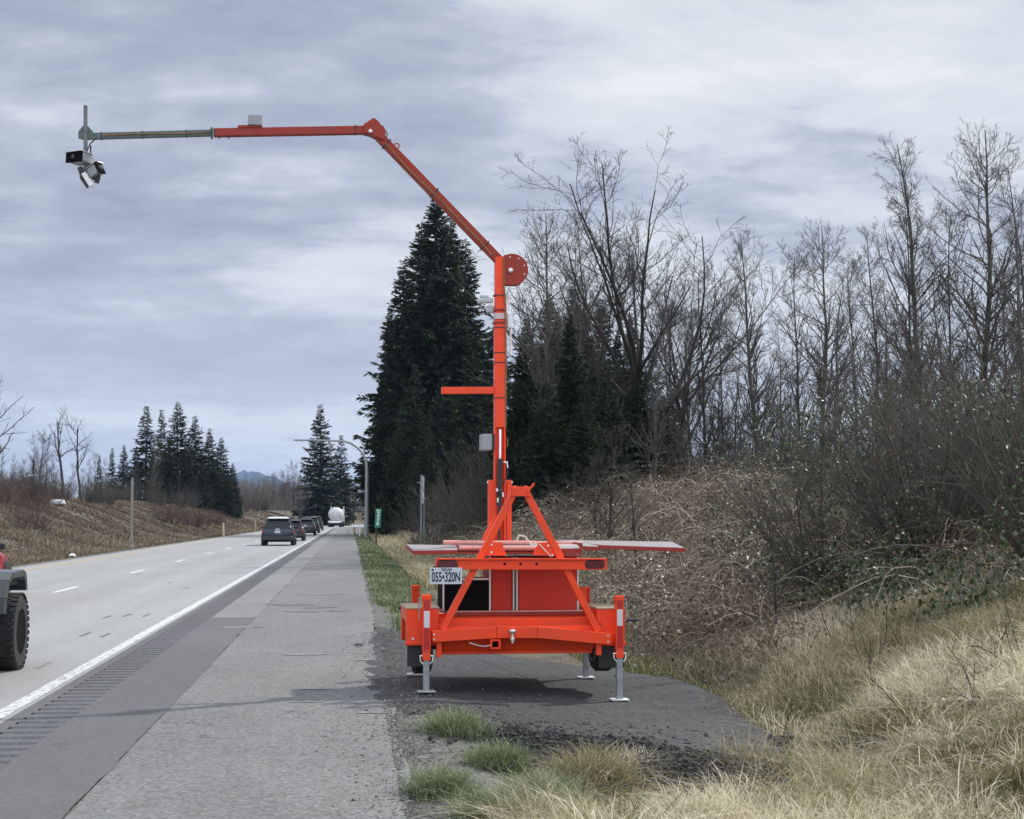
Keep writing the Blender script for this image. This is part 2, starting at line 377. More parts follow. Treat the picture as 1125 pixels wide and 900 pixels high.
def strip(name, u0, u1, ya, yb, m, z, nx=2, wig0=0, wig1=0, step=1.5):
    Yv = np.concatenate([np.arange(ya, min(yb, 60), step*.3 if wig0 or wig1 else step), np.arange(max(ya, 60), yb, 4.0), [yb]])
    rows = []; r_ = np.random.RandomState(int(abs(u0*100))+3)
    for y in Yv:
        s = float(shiftY(y)); d0 = wig0*(math.sin(y*2.1)+math.sin(y*5.3+1)+math.sin(y*.7)+r_.randn()*.6); d1 = wig1*(math.sin(y*1.7+2)+math.sin(y*6.1)+math.sin(y*.5)+r_.randn()*.7)
        rows.append([(u0+d0+(u1+d1-u0-d0)*k/(nx-1)+s, y, z) for k in range(nx)])
    A = np.array(rows); n_, c_ = A.shape[:2]; I = np.arange(n_*c_).reshape(n_, c_)
    F_ = np.stack([I[:-1, :-1], I[:-1, 1:], I[1:, 1:], I[1:, :-1]], -1).reshape(-1, 4)
    return tag(npmesh(name, A, F_, m), kind='structure')
strip('road', -10.75, -2.74, -15, 700, road_m, 0)
strip('far_shoulder', -11.15, -10.75, -15, 700, sh_m, -.006, wig0=.02)
strip('shoulder_band', -2.74, -2.62, -15, 700, band_m, 0)
strip('shoulder_band', -2.24, -1.53, -15, 26.5, band_m, 0, wig1=.006)
strip('shoulder_patch', -2.24, -1.53, 26.5, 700, light_m, 0, wig1=.006)
strip('shoulder', -1.53, .38, -15, 700, sh_m, -.004, nx=3, wig1=.022)
# rumble strip: a real row of shallow grooves in the band
rows = [(-15., 0), (6., 0)]; y = 6.
while y < 95:
    rows += [(y+.12, 0), (y+.145, -.028), (y+.235, -.028), (y+.27, 0)]; y += .30
rows += [(yy_, 0) for yy_ in list(np.arange(100., 500., 6.))+[700.]]
V = []; 
for y, z in rows: V += [(-2.62+float(shiftY(y)), y, z), (-2.24+float(shiftY(y)), y, z)]
tag(npmesh('rumble_strip', V, [(2*i, 2*i+1, 2*i+3, 2*i+2) for i in range(len(rows)-1)], band_m), kind='structure')
strip('edge_line', -2.93, -2.79, -15, 600, line_w, .004, wig0=.002, wig1=.002)
strip('yellow_line', -10.12, -9.98, -15, 600, line_y, .004)
y0 = 35.6
for i in range(-3, 30):
    ya = y0+12.2*i
    s = strip('lane_line', -6.46, -6.33, ya, ya+3.05, line_d, .004)
# tar seams and marks, pale scrapes on the shoulder
rr = random.Random(5)
def blotch(name, cx, cy, rx, ry, m, z=.004, n=28, rough=.25, seed=0):
    r_ = random.Random(seed); pts = []
    ph = [r_.random()*6.28 for _ in range(4)]
    for i in range(n):
        a = 2*PI*i/n; k = 1+rough*(math.sin(2*a+ph[0])*.5+math.sin(5*a+ph[1])*.35+math.sin(9*a+ph[2])*.3)
        pts.append((cx+rx*k*math.cos(a), cy+ry*k*math.sin(a), z))
    return tag(npmesh(name, pts, [tuple(range(n))], m), kind='structure')
for (px, py, w, h, m) in ((265, 689, 20, .6, scuff_m), (335, 719, 20, .7, scuff_m), (400, 725, 8, .6, scuff_m), (318, 664, 24, .8, patch_m), (352, 667, 16, .9, patch_m), (372, 671, 14, .5, patch_m), (332, 672, 18, .5, patch_m),
                          (394, 709, 4, 1.0, patch_m), (345, 757, 20, .4, scuff_m), (412, 783, 18, .5, scuff_m), (335, 771, 18, .4, scuff_m), (350, 653, 26, .3, scuff_m)):
    p = atg(px, py); blotch('shoulder_mark', p.x, p.y, w/FPX*p.y, h*p.y*p.y/FPX/1.62*1.2, m, .002, seed=int(px+py), rough=.5)
for (px, py) in ((94, 697), (116, 698), (118, 678), (152, 631), (187, 640), (205, 646), (48, 731), (140, 676), (161, 676)):
    p = atg(px, py); tag(npmesh('road_mark', [(p.x-.035, p.y-.35, .003), (p.x+.02, p.y-.4, .003), (p.x+.035, p.y+.35, .003), (p.x-.02, p.y+.42, .003)], [(0, 1, 2, 3)], scuff_m if py > 700 else patch_m), kind='structure')

# ------------------------------------------------------------------ gravel pad under the trailer, with its black crumbled edge
def gz(X, Y): return float(height(X, Y))
outl = [(412, 690), (408, 706), (410, 722), (404, 736), (402, 750), (410, 768), (424, 780), (452, 786), (486, 784), (520, 790), (560, 796), (600, 800), (650, 800), (700, 800), (760, 806), (815, 812), (858, 808), (846, 786), (806, 766), (768, 748), (730, 741), (690, 736), (640, 730), (560, 722), (490, 712), (450, 700)]
pp = []
for i, (a, b) in enumerate(outl):
    a2, b2 = outl[(i+1) % len(outl)]
    for k in range(6):
        t_ = k/6; p = atg(a+(a2-a)*t_, b+(b2-b)*t_, -.04); pp.append((p.x+rr.gauss(0, .035), p.y+rr.gauss(0, .06)))
cen = atg(610, 757, -.04)
def padz(x, y): return .006 - max(0., min(1.4, (x-.6)/1.9))*(.098-.032*max(-1.2, min(1.6, y-14.9)))
V = [(cen.x, cen.y, padz(cen.x, cen.y))]; Fp = []; n = len(pp)
rings = 6
for k in range(1, rings+1):
    for x, y in pp:
        t_ = k/rings; xx, yy = cen.x+(x-cen.x)*t_, cen.y+(y-cen.y)*t_
        V.append((xx, yy, padz(xx, yy) + .006*math.sin(xx*9)*math.sin(yy*7) - (.010 if k == rings else 0)))
for x, y in pp:
    dx, dy = x-cen.x, y-cen.y; L_ = math.hypot(dx, dy); V.append((x+dx/L_*(.22+.1*math.sin(x*11)), y+dy/L_*(.22+.1*math.sin(x*13)), min(gz(x, y)-.06, -.05)))
for i in range(n): Fp.append((0, 1+i, 1+(i+1) % n))
F4 = [(1+k*n+i, 1+(k+1)*n+i, 1+(k+1)*n+(i+1) % n, 1+k*n+(i+1) % n) for k in range(rings) for i in range(n)]
me = bpy.data.meshes.new('gravel_pad'); me.from_pydata(V, [], Fp+F4); me.materials.append(pad_m)
o = bpy.data.objects.new('gravel_pad', me); COL.objects.link(o); tag(o, kind='structure')

def stones(name, P, S, m, tone=None, seed=1, flat=.6):
    r_ = np.random.RandomState(seed); Nn = len(P)
    base = np.array([(1,0,0),(0,1,0),(-1,0,0),(0,-1,0),(0,0,1),(0,0,-1)], float)
    tri = np.array([(0,1,4),(1,2,4),(2,3,4),(3,0,4),(1,0,5),(2,1,5),(3,2,5),(0,3,5)])
    B = base[None]*(1+r_.randn(Nn, 6, 1)*.28) + r_.randn(Nn, 6, 3)*.18
    a = r_.rand(Nn)*6.28; c, s = np.cos(a)[:, None], np.sin(a)[:, None]
    x = B[..., 0]*c-B[..., 1]*s; y = B[..., 0]*s+B[..., 1]*c; z = B[..., 2]*flat
    V = np.stack([x, y, z], -1)*S[:, None, None] + P[:, None]
    F_ = (tri[None] + (np.arange(Nn)*6)[:, None, None]).reshape(-1, 3)
    return npmesh(name, V, F_, m, tone=np.repeat(tone if tone is not None else r_.rand(Nn), 6))
r = np.random.RandomState(3)
# black clods along the near edge of the pad
Ps = []
for _ in range(15000):
    t_ = r.rand(); px = 470+400*t_; lo, hi = (790+4*t_, 806+16*t_) if px > 560 else (775, 792+ (px-470)*.12)
    py = lo-4+(hi-lo+10)*abs(r.randn())*.62
    p = atg(px, py, -.06); Ps.append((p.x, p.y))
Ps = np.array(Ps); Zs = np.maximum(height(Ps[:, 0], Ps[:, 1])+.02, np.array([padz(a_, b_) for a_, b_ in Ps])-.10*r.rand(len(Ps)))
tag(stones('black_asphalt_rubble', np.c_[Ps, Zs], np.minimum(np.exp(r.randn(len(Ps))*.5)*.012, .030), rub_m), 'black crumbled asphalt clods along the near edge of the dark pad', 'rubble', kind='stuff')
grav_m = tonemat('loose_gravel_stone', [(0, (.05, .048, .044)), (.6, (.115, .11, .102)), (1, (.25, .24, .225))], .9)
Pg = []
for _ in range(15000):
    Yq = 7+16*r.rand()**1.5; Xq = .30+abs(r.randn())*(.10+.30*r.rand()) if r.rand() < .9 else .34-abs(r.randn())*.22; Pg.append((Xq, Yq))
for _ in range(2600):
    p = atg(410+440*r.rand(), 700+90*r.rand(), 0); Pg.append((p.x, p.y))
Pg = np.array(Pg); Zg = np.where(Pg[:, 0] < .36, -.004, height(Pg[:, 0], Pg[:, 1]))
inpad = (Pg[:, 1] > 13) & (Pg[:, 0] > .4); Zg = np.where(inpad, np.array([padz(a_, b_) for a_, b_ in Pg]), Zg)
tag(stones('loose_gravel', np.c_[Pg, Zg+.002], np.exp(r.randn(len(Pg))*.45)*.0054, grav_m, seed=5), 'loose grey gravel where the shoulder meets the verge', 'gravel', kind='stuff')

# ------------------------------------------------------------------ vegetation generators
def tubes(P, R, sides=3):
    P = np.asarray(P, float); Nn, K, _ = P.shape
    T = np.empty_like(P); T[:, 1:-1] = P[:, 2:]-P[:, :-2]; T[:, 0] = P[:, 1]-P[:, 0]; T[:, -1] = P[:, -1]-P[:, -2]
    T /= np.linalg.norm(T, axis=-1, keepdims=True)+1e-9
    ref = np.tile(np.array([.31, .17, .93]), (Nn, 1)); mk = np.abs(T[:, 0] @ np.array([.31, .17, .93])) > .85; ref[mk] = (1, .1, 0)
    A = np.cross(T, ref[:, None]); A /= np.linalg.norm(A, axis=-1, keepdims=True)+1e-9; B = np.cross(T, A)
    ang = np.arange(sides)*2*PI/sides
    V = P[:, :, None] + R[:, :, None, None]*(np.cos(ang)[None, None, :, None]*A[:, :, None]+np.sin(ang)[None, None, :, None]*B[:, :, None])
    I = np.arange(Nn*K*sides).reshape(Nn, K, sides); J = np.roll(I, -1, axis=2)
    F_ = np.stack([I[:, :-1], J[:, :-1], J[:, 1:], I[:, 1:]], -1).reshape(-1, 4)
    return V.reshape(-1, 3), F_
def join(parts):
    Vs, Fs, b = [], [], 0
    for V, F_ in parts: Vs.append(V); Fs.append(F_+b); b += len(V)
    return np.concatenate(Vs), np.concatenate(Fs)
def unit(v): return v/(np.linalg.norm(v, axis=-1, keepdims=True)+1e-9)
def paths(r, p0, d0, length, K, up, wig):
    Nn = len(p0); P = np.empty((Nn, K, 3)); P[:, 0] = p0; d = unit(d0); st = (length/(K-1))[:, None]
    for k in range(1, K):
        d = unit(d + r.randn(Nn, 3)*wig + np.array([0, 0, 1.])*up); P[:, k] = P[:, k-1]+d*st
    return P
def children(r, P, R, n, t0, t1, lf, ang, rr_, K, up, wig, taper=.3, lmin=0, shape=.6, minr=0.003):
    Np, Kp, _ = P.shape; idx = np.repeat(np.arange(Np), n); t = t0+(t1-t0)*r.rand(len(idx)); f = t*(Kp-1); i0 = np.minimum(f.astype(int), Kp-2); fr = (f-i0)[:, None]
    p0 = P[idx, i0]*(1-fr)+P[idx, i0+1]*fr; pd = unit(P[idx, i0+1]-P[idx, i0]); r0 = R[idx, i0]*(1-fr[:, 0])+R[idx, i0+1]*fr[:, 0]
    Ln = np.linalg.norm(np.diff(P, axis=1), axis=-1).sum(1)[idx]
    perp = unit(np.cross(pd, r.randn(len(idx), 3))); a = np.radians(ang)*(1+r.randn(len(idx))*.22)
    d = pd*np.cos(a)[:, None]+perp*np.sin(a)[:, None]
    length = np.maximum(lmin, lf*Ln*(1-shape*t)*(.6+.7*r.rand(len(idx))))
    C = paths(r, p0, d, length, K, up, wig)
    Rc = np.maximum((r0*rr_)[:, None]*np.linspace(1, taper, K)[None], minr)
    return C, Rc
bark_m = simple('grey_bark', (.082, .074, .064), .9, 0, .35, 3, bmp=.02)
barkd_m = simple('dark_bark', (.046, .040, .035), .9, 0, .35, 3, bmp=.02)
brush_m = simple('brown_brush', (.078, .066, .052), .9, 0, .35, 1.5)
barkr_m = simple('reddish_bark', (.095, .064, .054), .9, 0, .3, 3)
TR = {}
def bare_tree(seed, H, r0, style, m=None):
    """returns (trunk mesh, branch mesh); style: 'alder' straight pole with fine side branches, 'spread' forking crown, 'snag' few heavy limbs"""
    r = np.random.RandomState(seed); m = m or bark_m
    if style == 'alder':
        T = paths(r, np.zeros((1, 3)), np.array([[r.randn()*.03, r.randn()*.03, 1]]), np.array([H]), 12, .05, .035)
        RT = r0*np.linspace(1, .10, 12)[None]
        B1, R1 = children(r, T, RT, int(34+H*1.2), .18, .98, .34, 48, .5, 7, .10, .13, .25, lmin=.5, shape=.72, minr=.006)
        n2, n3 = 9, 5
    elif style == 'spread':
        T = paths(r, np.zeros((1, 3)), np.array([[0, 0, 1.]]), np.array([H*.42]), 6, .0, .05); RT = r0*np.linspace(1, .75, 6)[None]
        L0, LR = children(r, T, RT, 14, .30, 1, 1.5, 31, .50, 9, .06, .07, .2, shape=.3, minr=.012)
        B1, R1 = children(r, L0, LR, 11, .2, .98, .42, 38, .55, 7, .09, .14, .25, shape=.45, minr=.007)
        n2, n3 = 8, 4
    else:
        T = paths(r, np.zeros((1, 3)), np.array([[.1, 0, 1.]]), np.array([H*.85]), 9, .02, .08); RT = r0*np.linspace(1, .3, 9)[None]
        B1, R1 = children(r, T, RT, 9, .35, .97, .55, 40, .6, 7, .06, .15, .3, shape=.3, minr=.012)
        n2, n3 = 5, 3
    B2, R2 = children(r, B1, R1, n2, .15, .98, .42, 42, .62, 5, .08, .18, .35, lmin=.25, minr=.0045)
    B3, R3 = children(r, B2, R2, n3, .2, 1, .5, 38, .7, 4, .07, .2, .5, lmin=.18, minr=.0038)
    tp = [tubes(T, RT, 8)]
    if style == 'spread': tp.append(tubes(L0, LR, 6))
    trunk = join(tp); br = join([tubes(B1, R1, 4), tubes(B2, R2, 3), tubes(B3, R3, 3)])
    return trunk, br, m
def make_tree(name, data, loc, rz, sc, label, cat, group=None, hide=None):
    trunk, br, m = data
    e = empty(name, loc, rz); e.scale = (sc, sc, sc); tag(e, label, cat, group)
    npmesh('trunk', *trunk, m, e, smooth=True); npmesh('crown', *br, m, e)
    return e
PROTO = {}
def place_tree(key, name, loc, rz, sc, label, cat, group=None):
    if key in PROTO:
        e = copy_tree(PROTO[key]); e.location = loc; e.rotation_euler = (0, 0, rz)
        e.scale = sc if isinstance(sc, tuple) else (sc, sc, sc)
        for k_ in ('label', 'category', 'group'):
            if k_ in e: del e[k_]
        tag(e, label, cat, group); e.name = name
        return e
    e = BUILD[key](name, loc, rz, label, cat, group); e.scale = sc if isinstance(sc, tuple) else (sc, sc, sc); PROTO[key] = e
    return e
fol_m = tonemat('fir_needles', [(0, (.008, .015, .009)), (.5, (.018, .033, .016)), (.85, (.040, .062, .026)), (1, (.085, .105, .045))], .7, .15, .25)
def conifer(seed, H, rad, base=.04, dens=1.0, leaf=.5, droop=.22, gap=0.0):
    r = np.random.RandomState(seed)
    T = paths(r, np.zeros((1, 3)), np.array([[0, 0, 1.]]), np.array([H]), 12, .1, .006); RT = (H*.013)*np.linspace(1, .06, 12)[None]
    n = int(H*17*dens); z = H*(base+(1-base)*r.rand(n)**.92*.99); f = z/H
    prof = rad*np.clip((1-f), 0, 1)**.82*(1-.35*np.exp(-(f/.10)**2))
    lump = 1+.10*np.sin(z*1.9+seed)+.10*np.sin(z*5.3)
    L = np.maximum(prof*lump*(.45+.72*r.rand(n)**.8), .25); th = r.rand(n)*2*PI
    if gap: L *= np.where(r.rand(n) < gap, .45, 1)
    d = np.c_[np.cos(th), np.sin(th), .28-.75*(1-f)*droop*2+.15*f]
    p0 = np.c_[np.zeros((n, 2)), z]; K = 6
    B = np.empty((n, K, 3)); B[:, 0] = p0; dd = unit(d)
    for k in range(1, K):
        dd = unit(dd+np.array([0, 0, -droop*.22 if k < 4 else droop*.42])+r.randn(n, 3)*.06); B[:, k] = B[:, k-1]+dd*(L/(K-1))[:, None]
    RB = (L*.012+.008)[:, None]*np.linspace(1, .2, K)[None]
    cnt = np.maximum(3, (L*11*dens/leaf*.5).astype(int)); idx = np.repeat(np.arange(n), cnt); m = len(idx)
    t = .12+.88*r.rand(m)**.75; ff = t*(K-1); i0 = np.minimum(ff.astype(int), K-2); fr = (ff-i0)[:, None]
    p = B[idx, i0]*(1-fr)+B[idx, i0+1]*fr; bd = unit(B[idx, i0+1]-B[idx, i0])
    side = unit(np.cross(bd, [0, 0, 1.]))*np.where(r.rand(m) < .5, -1, 1)[:, None]
    wsp = .9*(1-t)[:, None]+.12
    ld = unit(bd*.75+side*wsp*1.1+np.array([0, 0, -.38])*r.rand(m)[:, None]+r.randn(m, 3)*.22)
    ll = leaf*(.5+.9*r.rand(m))*(.5+.5*(1-f[idx])); wd = unit(np.cross(ld, unit(r.randn(m, 3)*.5+[0, 0, 1.])))*(ll*.17)[:, None]
    q0 = p; q1 = p+ld*(ll*.45)[:, None]+wd; q2 = p+ld*ll[:, None]+np.array([0, 0, -.10])*ll[:, None]; q3 = p+ld*(ll*.45)[:, None]-wd
    V = np.stack([q0, q1, q2, q3], 1).reshape(-1, 3); F_ = np.arange(m*4).reshape(m, 4)
    tone = np.repeat(np.clip(.42+.25*r.randn(m)+.22*(t-.5)+.10*np.sin(idx*1.7), 0, 1), 4)
    TV, TF = join([tubes(T, RT, 7), tubes(B, RB, 3)])
    return (TV, TF), (V, F_, tone)
def b_conifer(*a, **k):
    def f(name, loc, rz, label, cat, group):
        (TV, TF), (V, F_, tone) = conifer(*a, **k)
        e = empty(name, loc, rz); tag(e, label, cat, group)
        npmesh('trunk', TV, TF, barkd_m, e, smooth=True); npmesh('crown', V, F_, fol_m, e, tone=tone)
        return e
    return f
def b_bare(*a, **k):
    def f(name, loc, rz, label, cat, group): return make_tree(name, bare_tree(*a, **k), loc, rz, 1, label, cat, group)
    return f
def shrub(seed, H, nst, spread, lean=(0, 0), fine=1.0, m=None):
    r = np.random.RandomState(seed); n = nst; p0 = np.c_[r.randn(n, 2)*spread*.06, np.zeros(n)]
    d = np.c_[r.randn(n, 2)*.26*spread+p0[:, :2]*2+np.array(lean), np.ones(n)]
    S = paths(r, p0, d, H*(.6+.5*r.rand(n)), 8, -.035, .07); RS = (.010+.010*r.rand(n))[:, None]*np.linspace(1, .3, 8)[None]*(H/2.5)**.5
    B, RB = children(r, S, RS, int(7*fine), .15, .98, .38, 42, .55, 5, .03, .16, .4, lmin=.2, minr=.0035)
    B2, RB2 = children(r, B, RB, int(5*fine), .1, 1, .5, 42, .7, 4, .02, .2, .5, lmin=.12, minr=.003)
    return join([tubes(S, RS, 3), tubes(B, RB, 3), tubes(B2, RB2, 3)]), m
def b_shrub(*a, **k):
    def f(name, loc, rz, label, cat, group):
        br, m = shrub(*a, **k); e = npmesh(name, *br, m); e.location = loc; e.rotation_euler = (0, 0, rz); return tag(e, label, cat, group)
    return f
BUILD = {
 'fir_big': b_conifer(11, 34, 8.2, .03, 2.4, .66, .26), 'fir_mid': b_conifer(12, 24, 4.6, .04, 2.2, .62, .24), 'fir_thin': b_conifer(13, 20, 3.6, .12, 1.5, .85, .26, gap=.3),
 'fir_dense': b_conifer(14, 16, 4.6, .0, 1.9, .55, .22), 'fir_far': b_conifer(15, 20, 4.9, .03, 1.9, .62, .26),
 'alder_a': b_bare(21, 13, .15, 'alder'), 'alder_b': b_bare(22, 12, .12, 'alder'), 'alder_c': b_bare(23, 14, .16, 'alder'), 'alder_d': b_bare(24, 11, .09, 'alder', m=barkd_m),
 'spread_a': b_bare(35, 14, .17, 'spread', m=barkd_m), 'spread_b': b_bare(32, 12, .12, 'spread'), 'snag_a': b_bare(41, 11, .2, 'snag', m=barkd_m), 'snag_b': b_bare(43, 11, .18, 'snag', m=barkd_m),
 'shrub_a': b_shrub(51, 3.2, 30, 1.5, (-.15, -.1), .9, m=barkd_m), 'shrub_b': b_shrub(52, 2.4, 36, 1.3, (0, 0), 1.0, m=brush_m),
 'shrub_c': b_shrub(53, 3.8, 20, 1.8, (-.45, -.2), .8, m=brush_m), 'shrub_red': b_shrub(54, 1.7, 30, 1.9, (0, 0), 1.0, m=barkr_m),
}
def tz(x, y): return gz(x, y)-.08
def pxX(px, Y): return at(px, 569, Y).x
R = random.Random(77)

# ---- conifers
def fir(key, px, ytop, Y, Hk, label, group=None, wide=1.0):
    x = pxX(px, Y); z0 = tz(x, Y); ht = at(px, ytop, Y).z - z0; s = ht/Hk
    return place_tree(key, 'fir_tree', (x, Y, z0), R.random()*6.28, (s*wide, s*wide, s), label, 'tree', group)
fir('fir_big', 478, 213, 150, 34, 'tallest dark fir tree, its tip crossed by the red boom', wide=1.04)
gB = 'dark firs massed behind the tallest fir'
lB = 'dark fir of the mass crowding the foot of the tallest fir'
fir('fir_mid', 442, 285, 156, 24, 'dark fir standing against the left flank of the tallest fir', wide=1.0)
fir('fir_mid', 510, 262, 158, 24, 'dark fir standing against the right flank of the tallest fir', wide=1.1)
for px, yt, Y, k_, w_ in ((427, 335, 150, 'fir_mid', .62), (455, 400, 136, 'fir_dense', .8), (486, 415, 128, 'fir_dense', 1.1), (520, 390, 130, 'fir_dense', 1.2), (545, 350, 140, 'fir_mid', 1.1), (470, 470, 122, 'fir_dense', 1.0), (504, 470, 116, 'fir_dense', 1.2), (421, 430, 156, 'fir_mid', .7), (440, 440, 142, 'fir_dense', .75), (432, 500, 136, 'fir_dense', .8), (452, 505, 126, 'fir_dense', 1.0), (416, 500, 152, 'fir_dense', .6)):
    fir(k_, px, yt, Y, {'fir_dense': 16, 'fir_mid': 24}[k_], lB, gB, wide=w_)
gM = 'dark firs behind the bare trees right of the mast'
lM = 'dark fir behind the bare trees just right of the mast'
for px, yt, Y, k_, w_ in ((574, 375, 60, 'fir_mid', 1.0), (626, 345, 57, 'fir_mid', .9), (668, 395, 56, 'fir_dense', .9), (704, 400, 60, 'fir_dense', .9), (600, 420, 55, 'fir_dense', 1.0), (642, 425, 54, 'fir_dense', 1.0), (728, 440, 64, 'fir_dense', .9), (578, 350, 78, 'fir_mid', 1.2), (604, 322, 84, 'fir_mid', 1.1), (632, 318, 86, 'fir_mid', 1.1), (662, 328, 84, 'fir_mid', 1.1), (592, 400, 62, 'fir_dense', 1.0), (612, 350, 66, 'fir_mid', .8), (648, 372, 60, 'fir_dense', .9), (680, 360, 64, 'fir_mid', .7), (625, 395, 74, 'fir_dense', 1.1), (660, 385, 76, 'fir_dense', 1.1), (694, 350, 88, 'fir_mid', .9), (718, 385, 90, 'fir_dense', .9), (570, 420, 74, 'fir_dense', 1.0), (740, 430, 92, 'fir_dense', .9), (690, 420, 72, 'fir_dense', .9)):
    fir(k_, px, yt, Y, {'fir_dense': 16, 'fir_mid': 24}[k_], lM, gM, wide=w_)
fir('fir_far', 351, 443, 330, 20, 'pointed dark fir behind the street lamp arm, left one of the pair', wide=.95)
fir('fir_dense', 374, 478, 335, 16, 'darker broad fir behind the street lamp arm, right one of the pair', wide=.8)
gL = 'dark firs on the far left bank'
for px, yt, Y, k_, w_, lb in ((159, 446, 235, 'fir_thin', 1.1, 'ragged fir with open gaps, leftmost tall one of the left bank firs'), (176, 450, 250, 'fir_thin', .8, 'thin fir second from the left among the left bank firs'),
        (194, 441, 240, 'fir_far', .95, 'tallest fir of the group on the left bank'), (213, 456, 246, 'fir_far', .9, 'fir just right of the tallest in the left bank group'), (229, 470, 240, 'fir_far', .85, 'fir second from the right end of the left bank group'),
        (242, 480, 244, 'fir_far', .95, 'fir near the right end of the left bank group, slightly bushier'), (255, 508, 240, 'fir_far', .8, 'short fir closing the right end of the left bank group'), (184, 480, 228, 'fir_dense', .8, 'low dense fir under the thin ones of the left bank group'),
        (203, 490, 230, 'fir_dense', .9, 'low dense fir under the tallest one of the left bank group')):
    fir(k_, px, yt, Y, {'fir_thin': 20, 'fir_far': 20, 'fir_dense': 16}[k_], lb, gL, wide=w_*1.15)
for px, yt, Y, k_, lb in ((122, 492, 270, 'fir_thin', 'pale thin fir left of the ragged fir on the left bank'), (135, 488, 262, 'fir_far', 'mid green fir touching the ragged fir from the left'), (148, 492, 255, 'fir_dense', 'mid green bushy fir below the ragged fir'), (108, 500, 275, 'fir_thin', 'faint open fir at the left end of the left bank firs')):
    fir(k_, px, yt, Y, {'fir_thin': 20, 'fir_far': 20, 'fir_dense': 16}[k_], lb, gL, wide=.8)

for px, yt, Y in ((222, 505, 222), (168, 498, 224), (250, 518, 232), (234, 495, 248)):
    fir('fir_dense', px, yt, Y, 16, 'low dark fir filling in below the tall ones on the left bank', gL, wide=.9)
fir('fir_mid', 463, 242, 160, 24, 'dark fir pressed close behind the tallest fir on its left side', gB, wide=1.05)
fir('fir_mid', 494, 238, 162, 24, 'dark fir pressed close behind the tallest fir on its right side', gB, wide=1.05)
# ---- bare trees
HK = {'alder_a': 13.2, 'alder_b': 12.2, 'alder_c': 14.2, 'alder_d': 11.2, 'spread_a': 14.5, 'spread_b': 12.5, 'snag_a': 11, 'snag_b': 11}
def bare(key, px, ytop, Y, label, group=None, rz=None, wide=1.0):
    x = pxX(px, Y); z0 = tz(x, Y); s = (at(px, ytop, Y).z - z0)/HK[key]
    e = place_tree(key, 'bare_tree', (x, Y, z0), R.random()*6.28 if rz is None else rz, (s*wide, s*wide, s), label, 'tree', group); return e
bare('spread_a', 706, 160, 62, 'largest bare tree, wide forking crown above the brambles', rz=.6, wide=1.4)
bare('spread_b', 672, 205, 68, 'forking bare tree left of the largest bare tree', rz=2.2)
bare('spread_b', 742, 215, 70, 'forking bare tree right of the largest bare tree', rz=4.0)
bare('alder_a', 596, 232, 60, 'pale slender bare tree just right of the boom disc')
bare('alder_b', 625, 262, 64, 'thin bare tree between the pale slender one and the forking ones')
bare('alder_b', 648, 240, 75, 'thin bare tree close behind the left forking tree')
gA = 'bare trees along the top of the right bank'
lA = 'slender bare tree in the row between the largest bare tree and the right edge'
for px, yt, Y, k_ in ((775, 290, 62, 'alder_d'), (792, 330, 58, 'alder_d'), (835, 250, 60, 'alder_c'), (858, 350, 55, 'alder_b'), (880, 275, 58, 'alder_d'), (905, 245, 52, 'alder_a'), (922, 300, 56, 'alder_b'), (942, 280, 60, 'alder_d'),
                      (760, 340, 80, 'alder_a'), (810, 370, 84, 'alder_d'), (975, 300, 50, 'alder_b'), (1000, 340, 55, 'alder_c'), (735, 330, 74, 'alder_d'), (925, 380, 70, 'alder_c'), (660, 330, 58, 'alder_d'), (720, 370, 54, 'alder_b'),
                      (1040, 300, 60, 'alder_a'), (1110, 280, 55, 'alder_b'), (1145, 220, 46, 'alder_c'), (985, 390, 62, 'alder_b'), (1065, 330, 48, 'alder_d'), (840, 400, 75, 'alder_b'), (785, 400, 70, 'alder_a'), (870, 410, 80, 'alder_d')):
    bare(k_, px, yt, Y, lA, gA)
bare('alder_c', 1024, 150, 42, 'tallest dark bare tree on the right, upright main stem above the thicket')
bare('alder_a', 1082, 142, 40, 'tall bare tree second from the right edge, stem slightly leaning', wide=1.1)
bare('alder_b', 1122, 175, 38, 'bare tree cut by the right edge, tall and twiggy')
bare('alder_d', 1000, 215, 38, 'thinner bare tree directly left of the tallest on the right')
bare('alder_b', 968, 255, 40, 'thin bare tree second left of the tallest on the right')
bare('alder_d', 1050, 225, 37, 'thin bare tree standing between the two tallest on the right')
bare('snag_a', -8, 415, 120, 'bare tree cut by the left edge with long crooked limbs', rz=.3)
bare('snag_a', 68, 448, 140, 'bare tree with upright stem and curved left limb above the far bank', rz=1.1)
bare('snag_b', 88, 455, 145, 'leaning bare tree right of the upright one above the far bank', rz=2.6)
gS = 'small bare trees in the gaps above the left bank'; lS = 'small bare tree on the left bank skyline, left of the firs'
for px, yt, Y, k_ in ((35, 478, 170, 'alder_b'), (42, 472, 175, 'alder_a'), (50, 480, 180, 'alder_d'), (96, 505, 180, 'alder_b'), (104, 498, 190, 'alder_d'), (12, 500, 160, 'alder_b'), (25, 505, 165, 'alder_d'), (58, 500, 200, 'alder_b'), (116, 505, 200, 'alder_b'), (80, 510, 200, 'alder_d'), (168, 480, 220, 'alder_b'), (150, 500, 215, 'alder_d'), (0, 490, 180, 'alder_d'), (90, 515, 160, 'alder_d')):
    bare(k_, px, yt, Y, lS, gS)
gD = 'bare trees at the far end of the road'; lD = 'small far bare tree between the left bank firs and the lamp'
for px, yt, Y, k_ in ((322, 508, 330, 'alder_d'), (314, 512, 340, 'alder_b'), (308, 516, 350, 'alder_a'), (300, 520, 330, 'alder_d'), (330, 520, 320, 'alder_b'), (290, 535, 340, 'alder_c'), (280, 538, 350, 'alder_a'), (270, 536, 345, 'alder_b')):
    bare(k_, px, yt, Y, lD, gD)

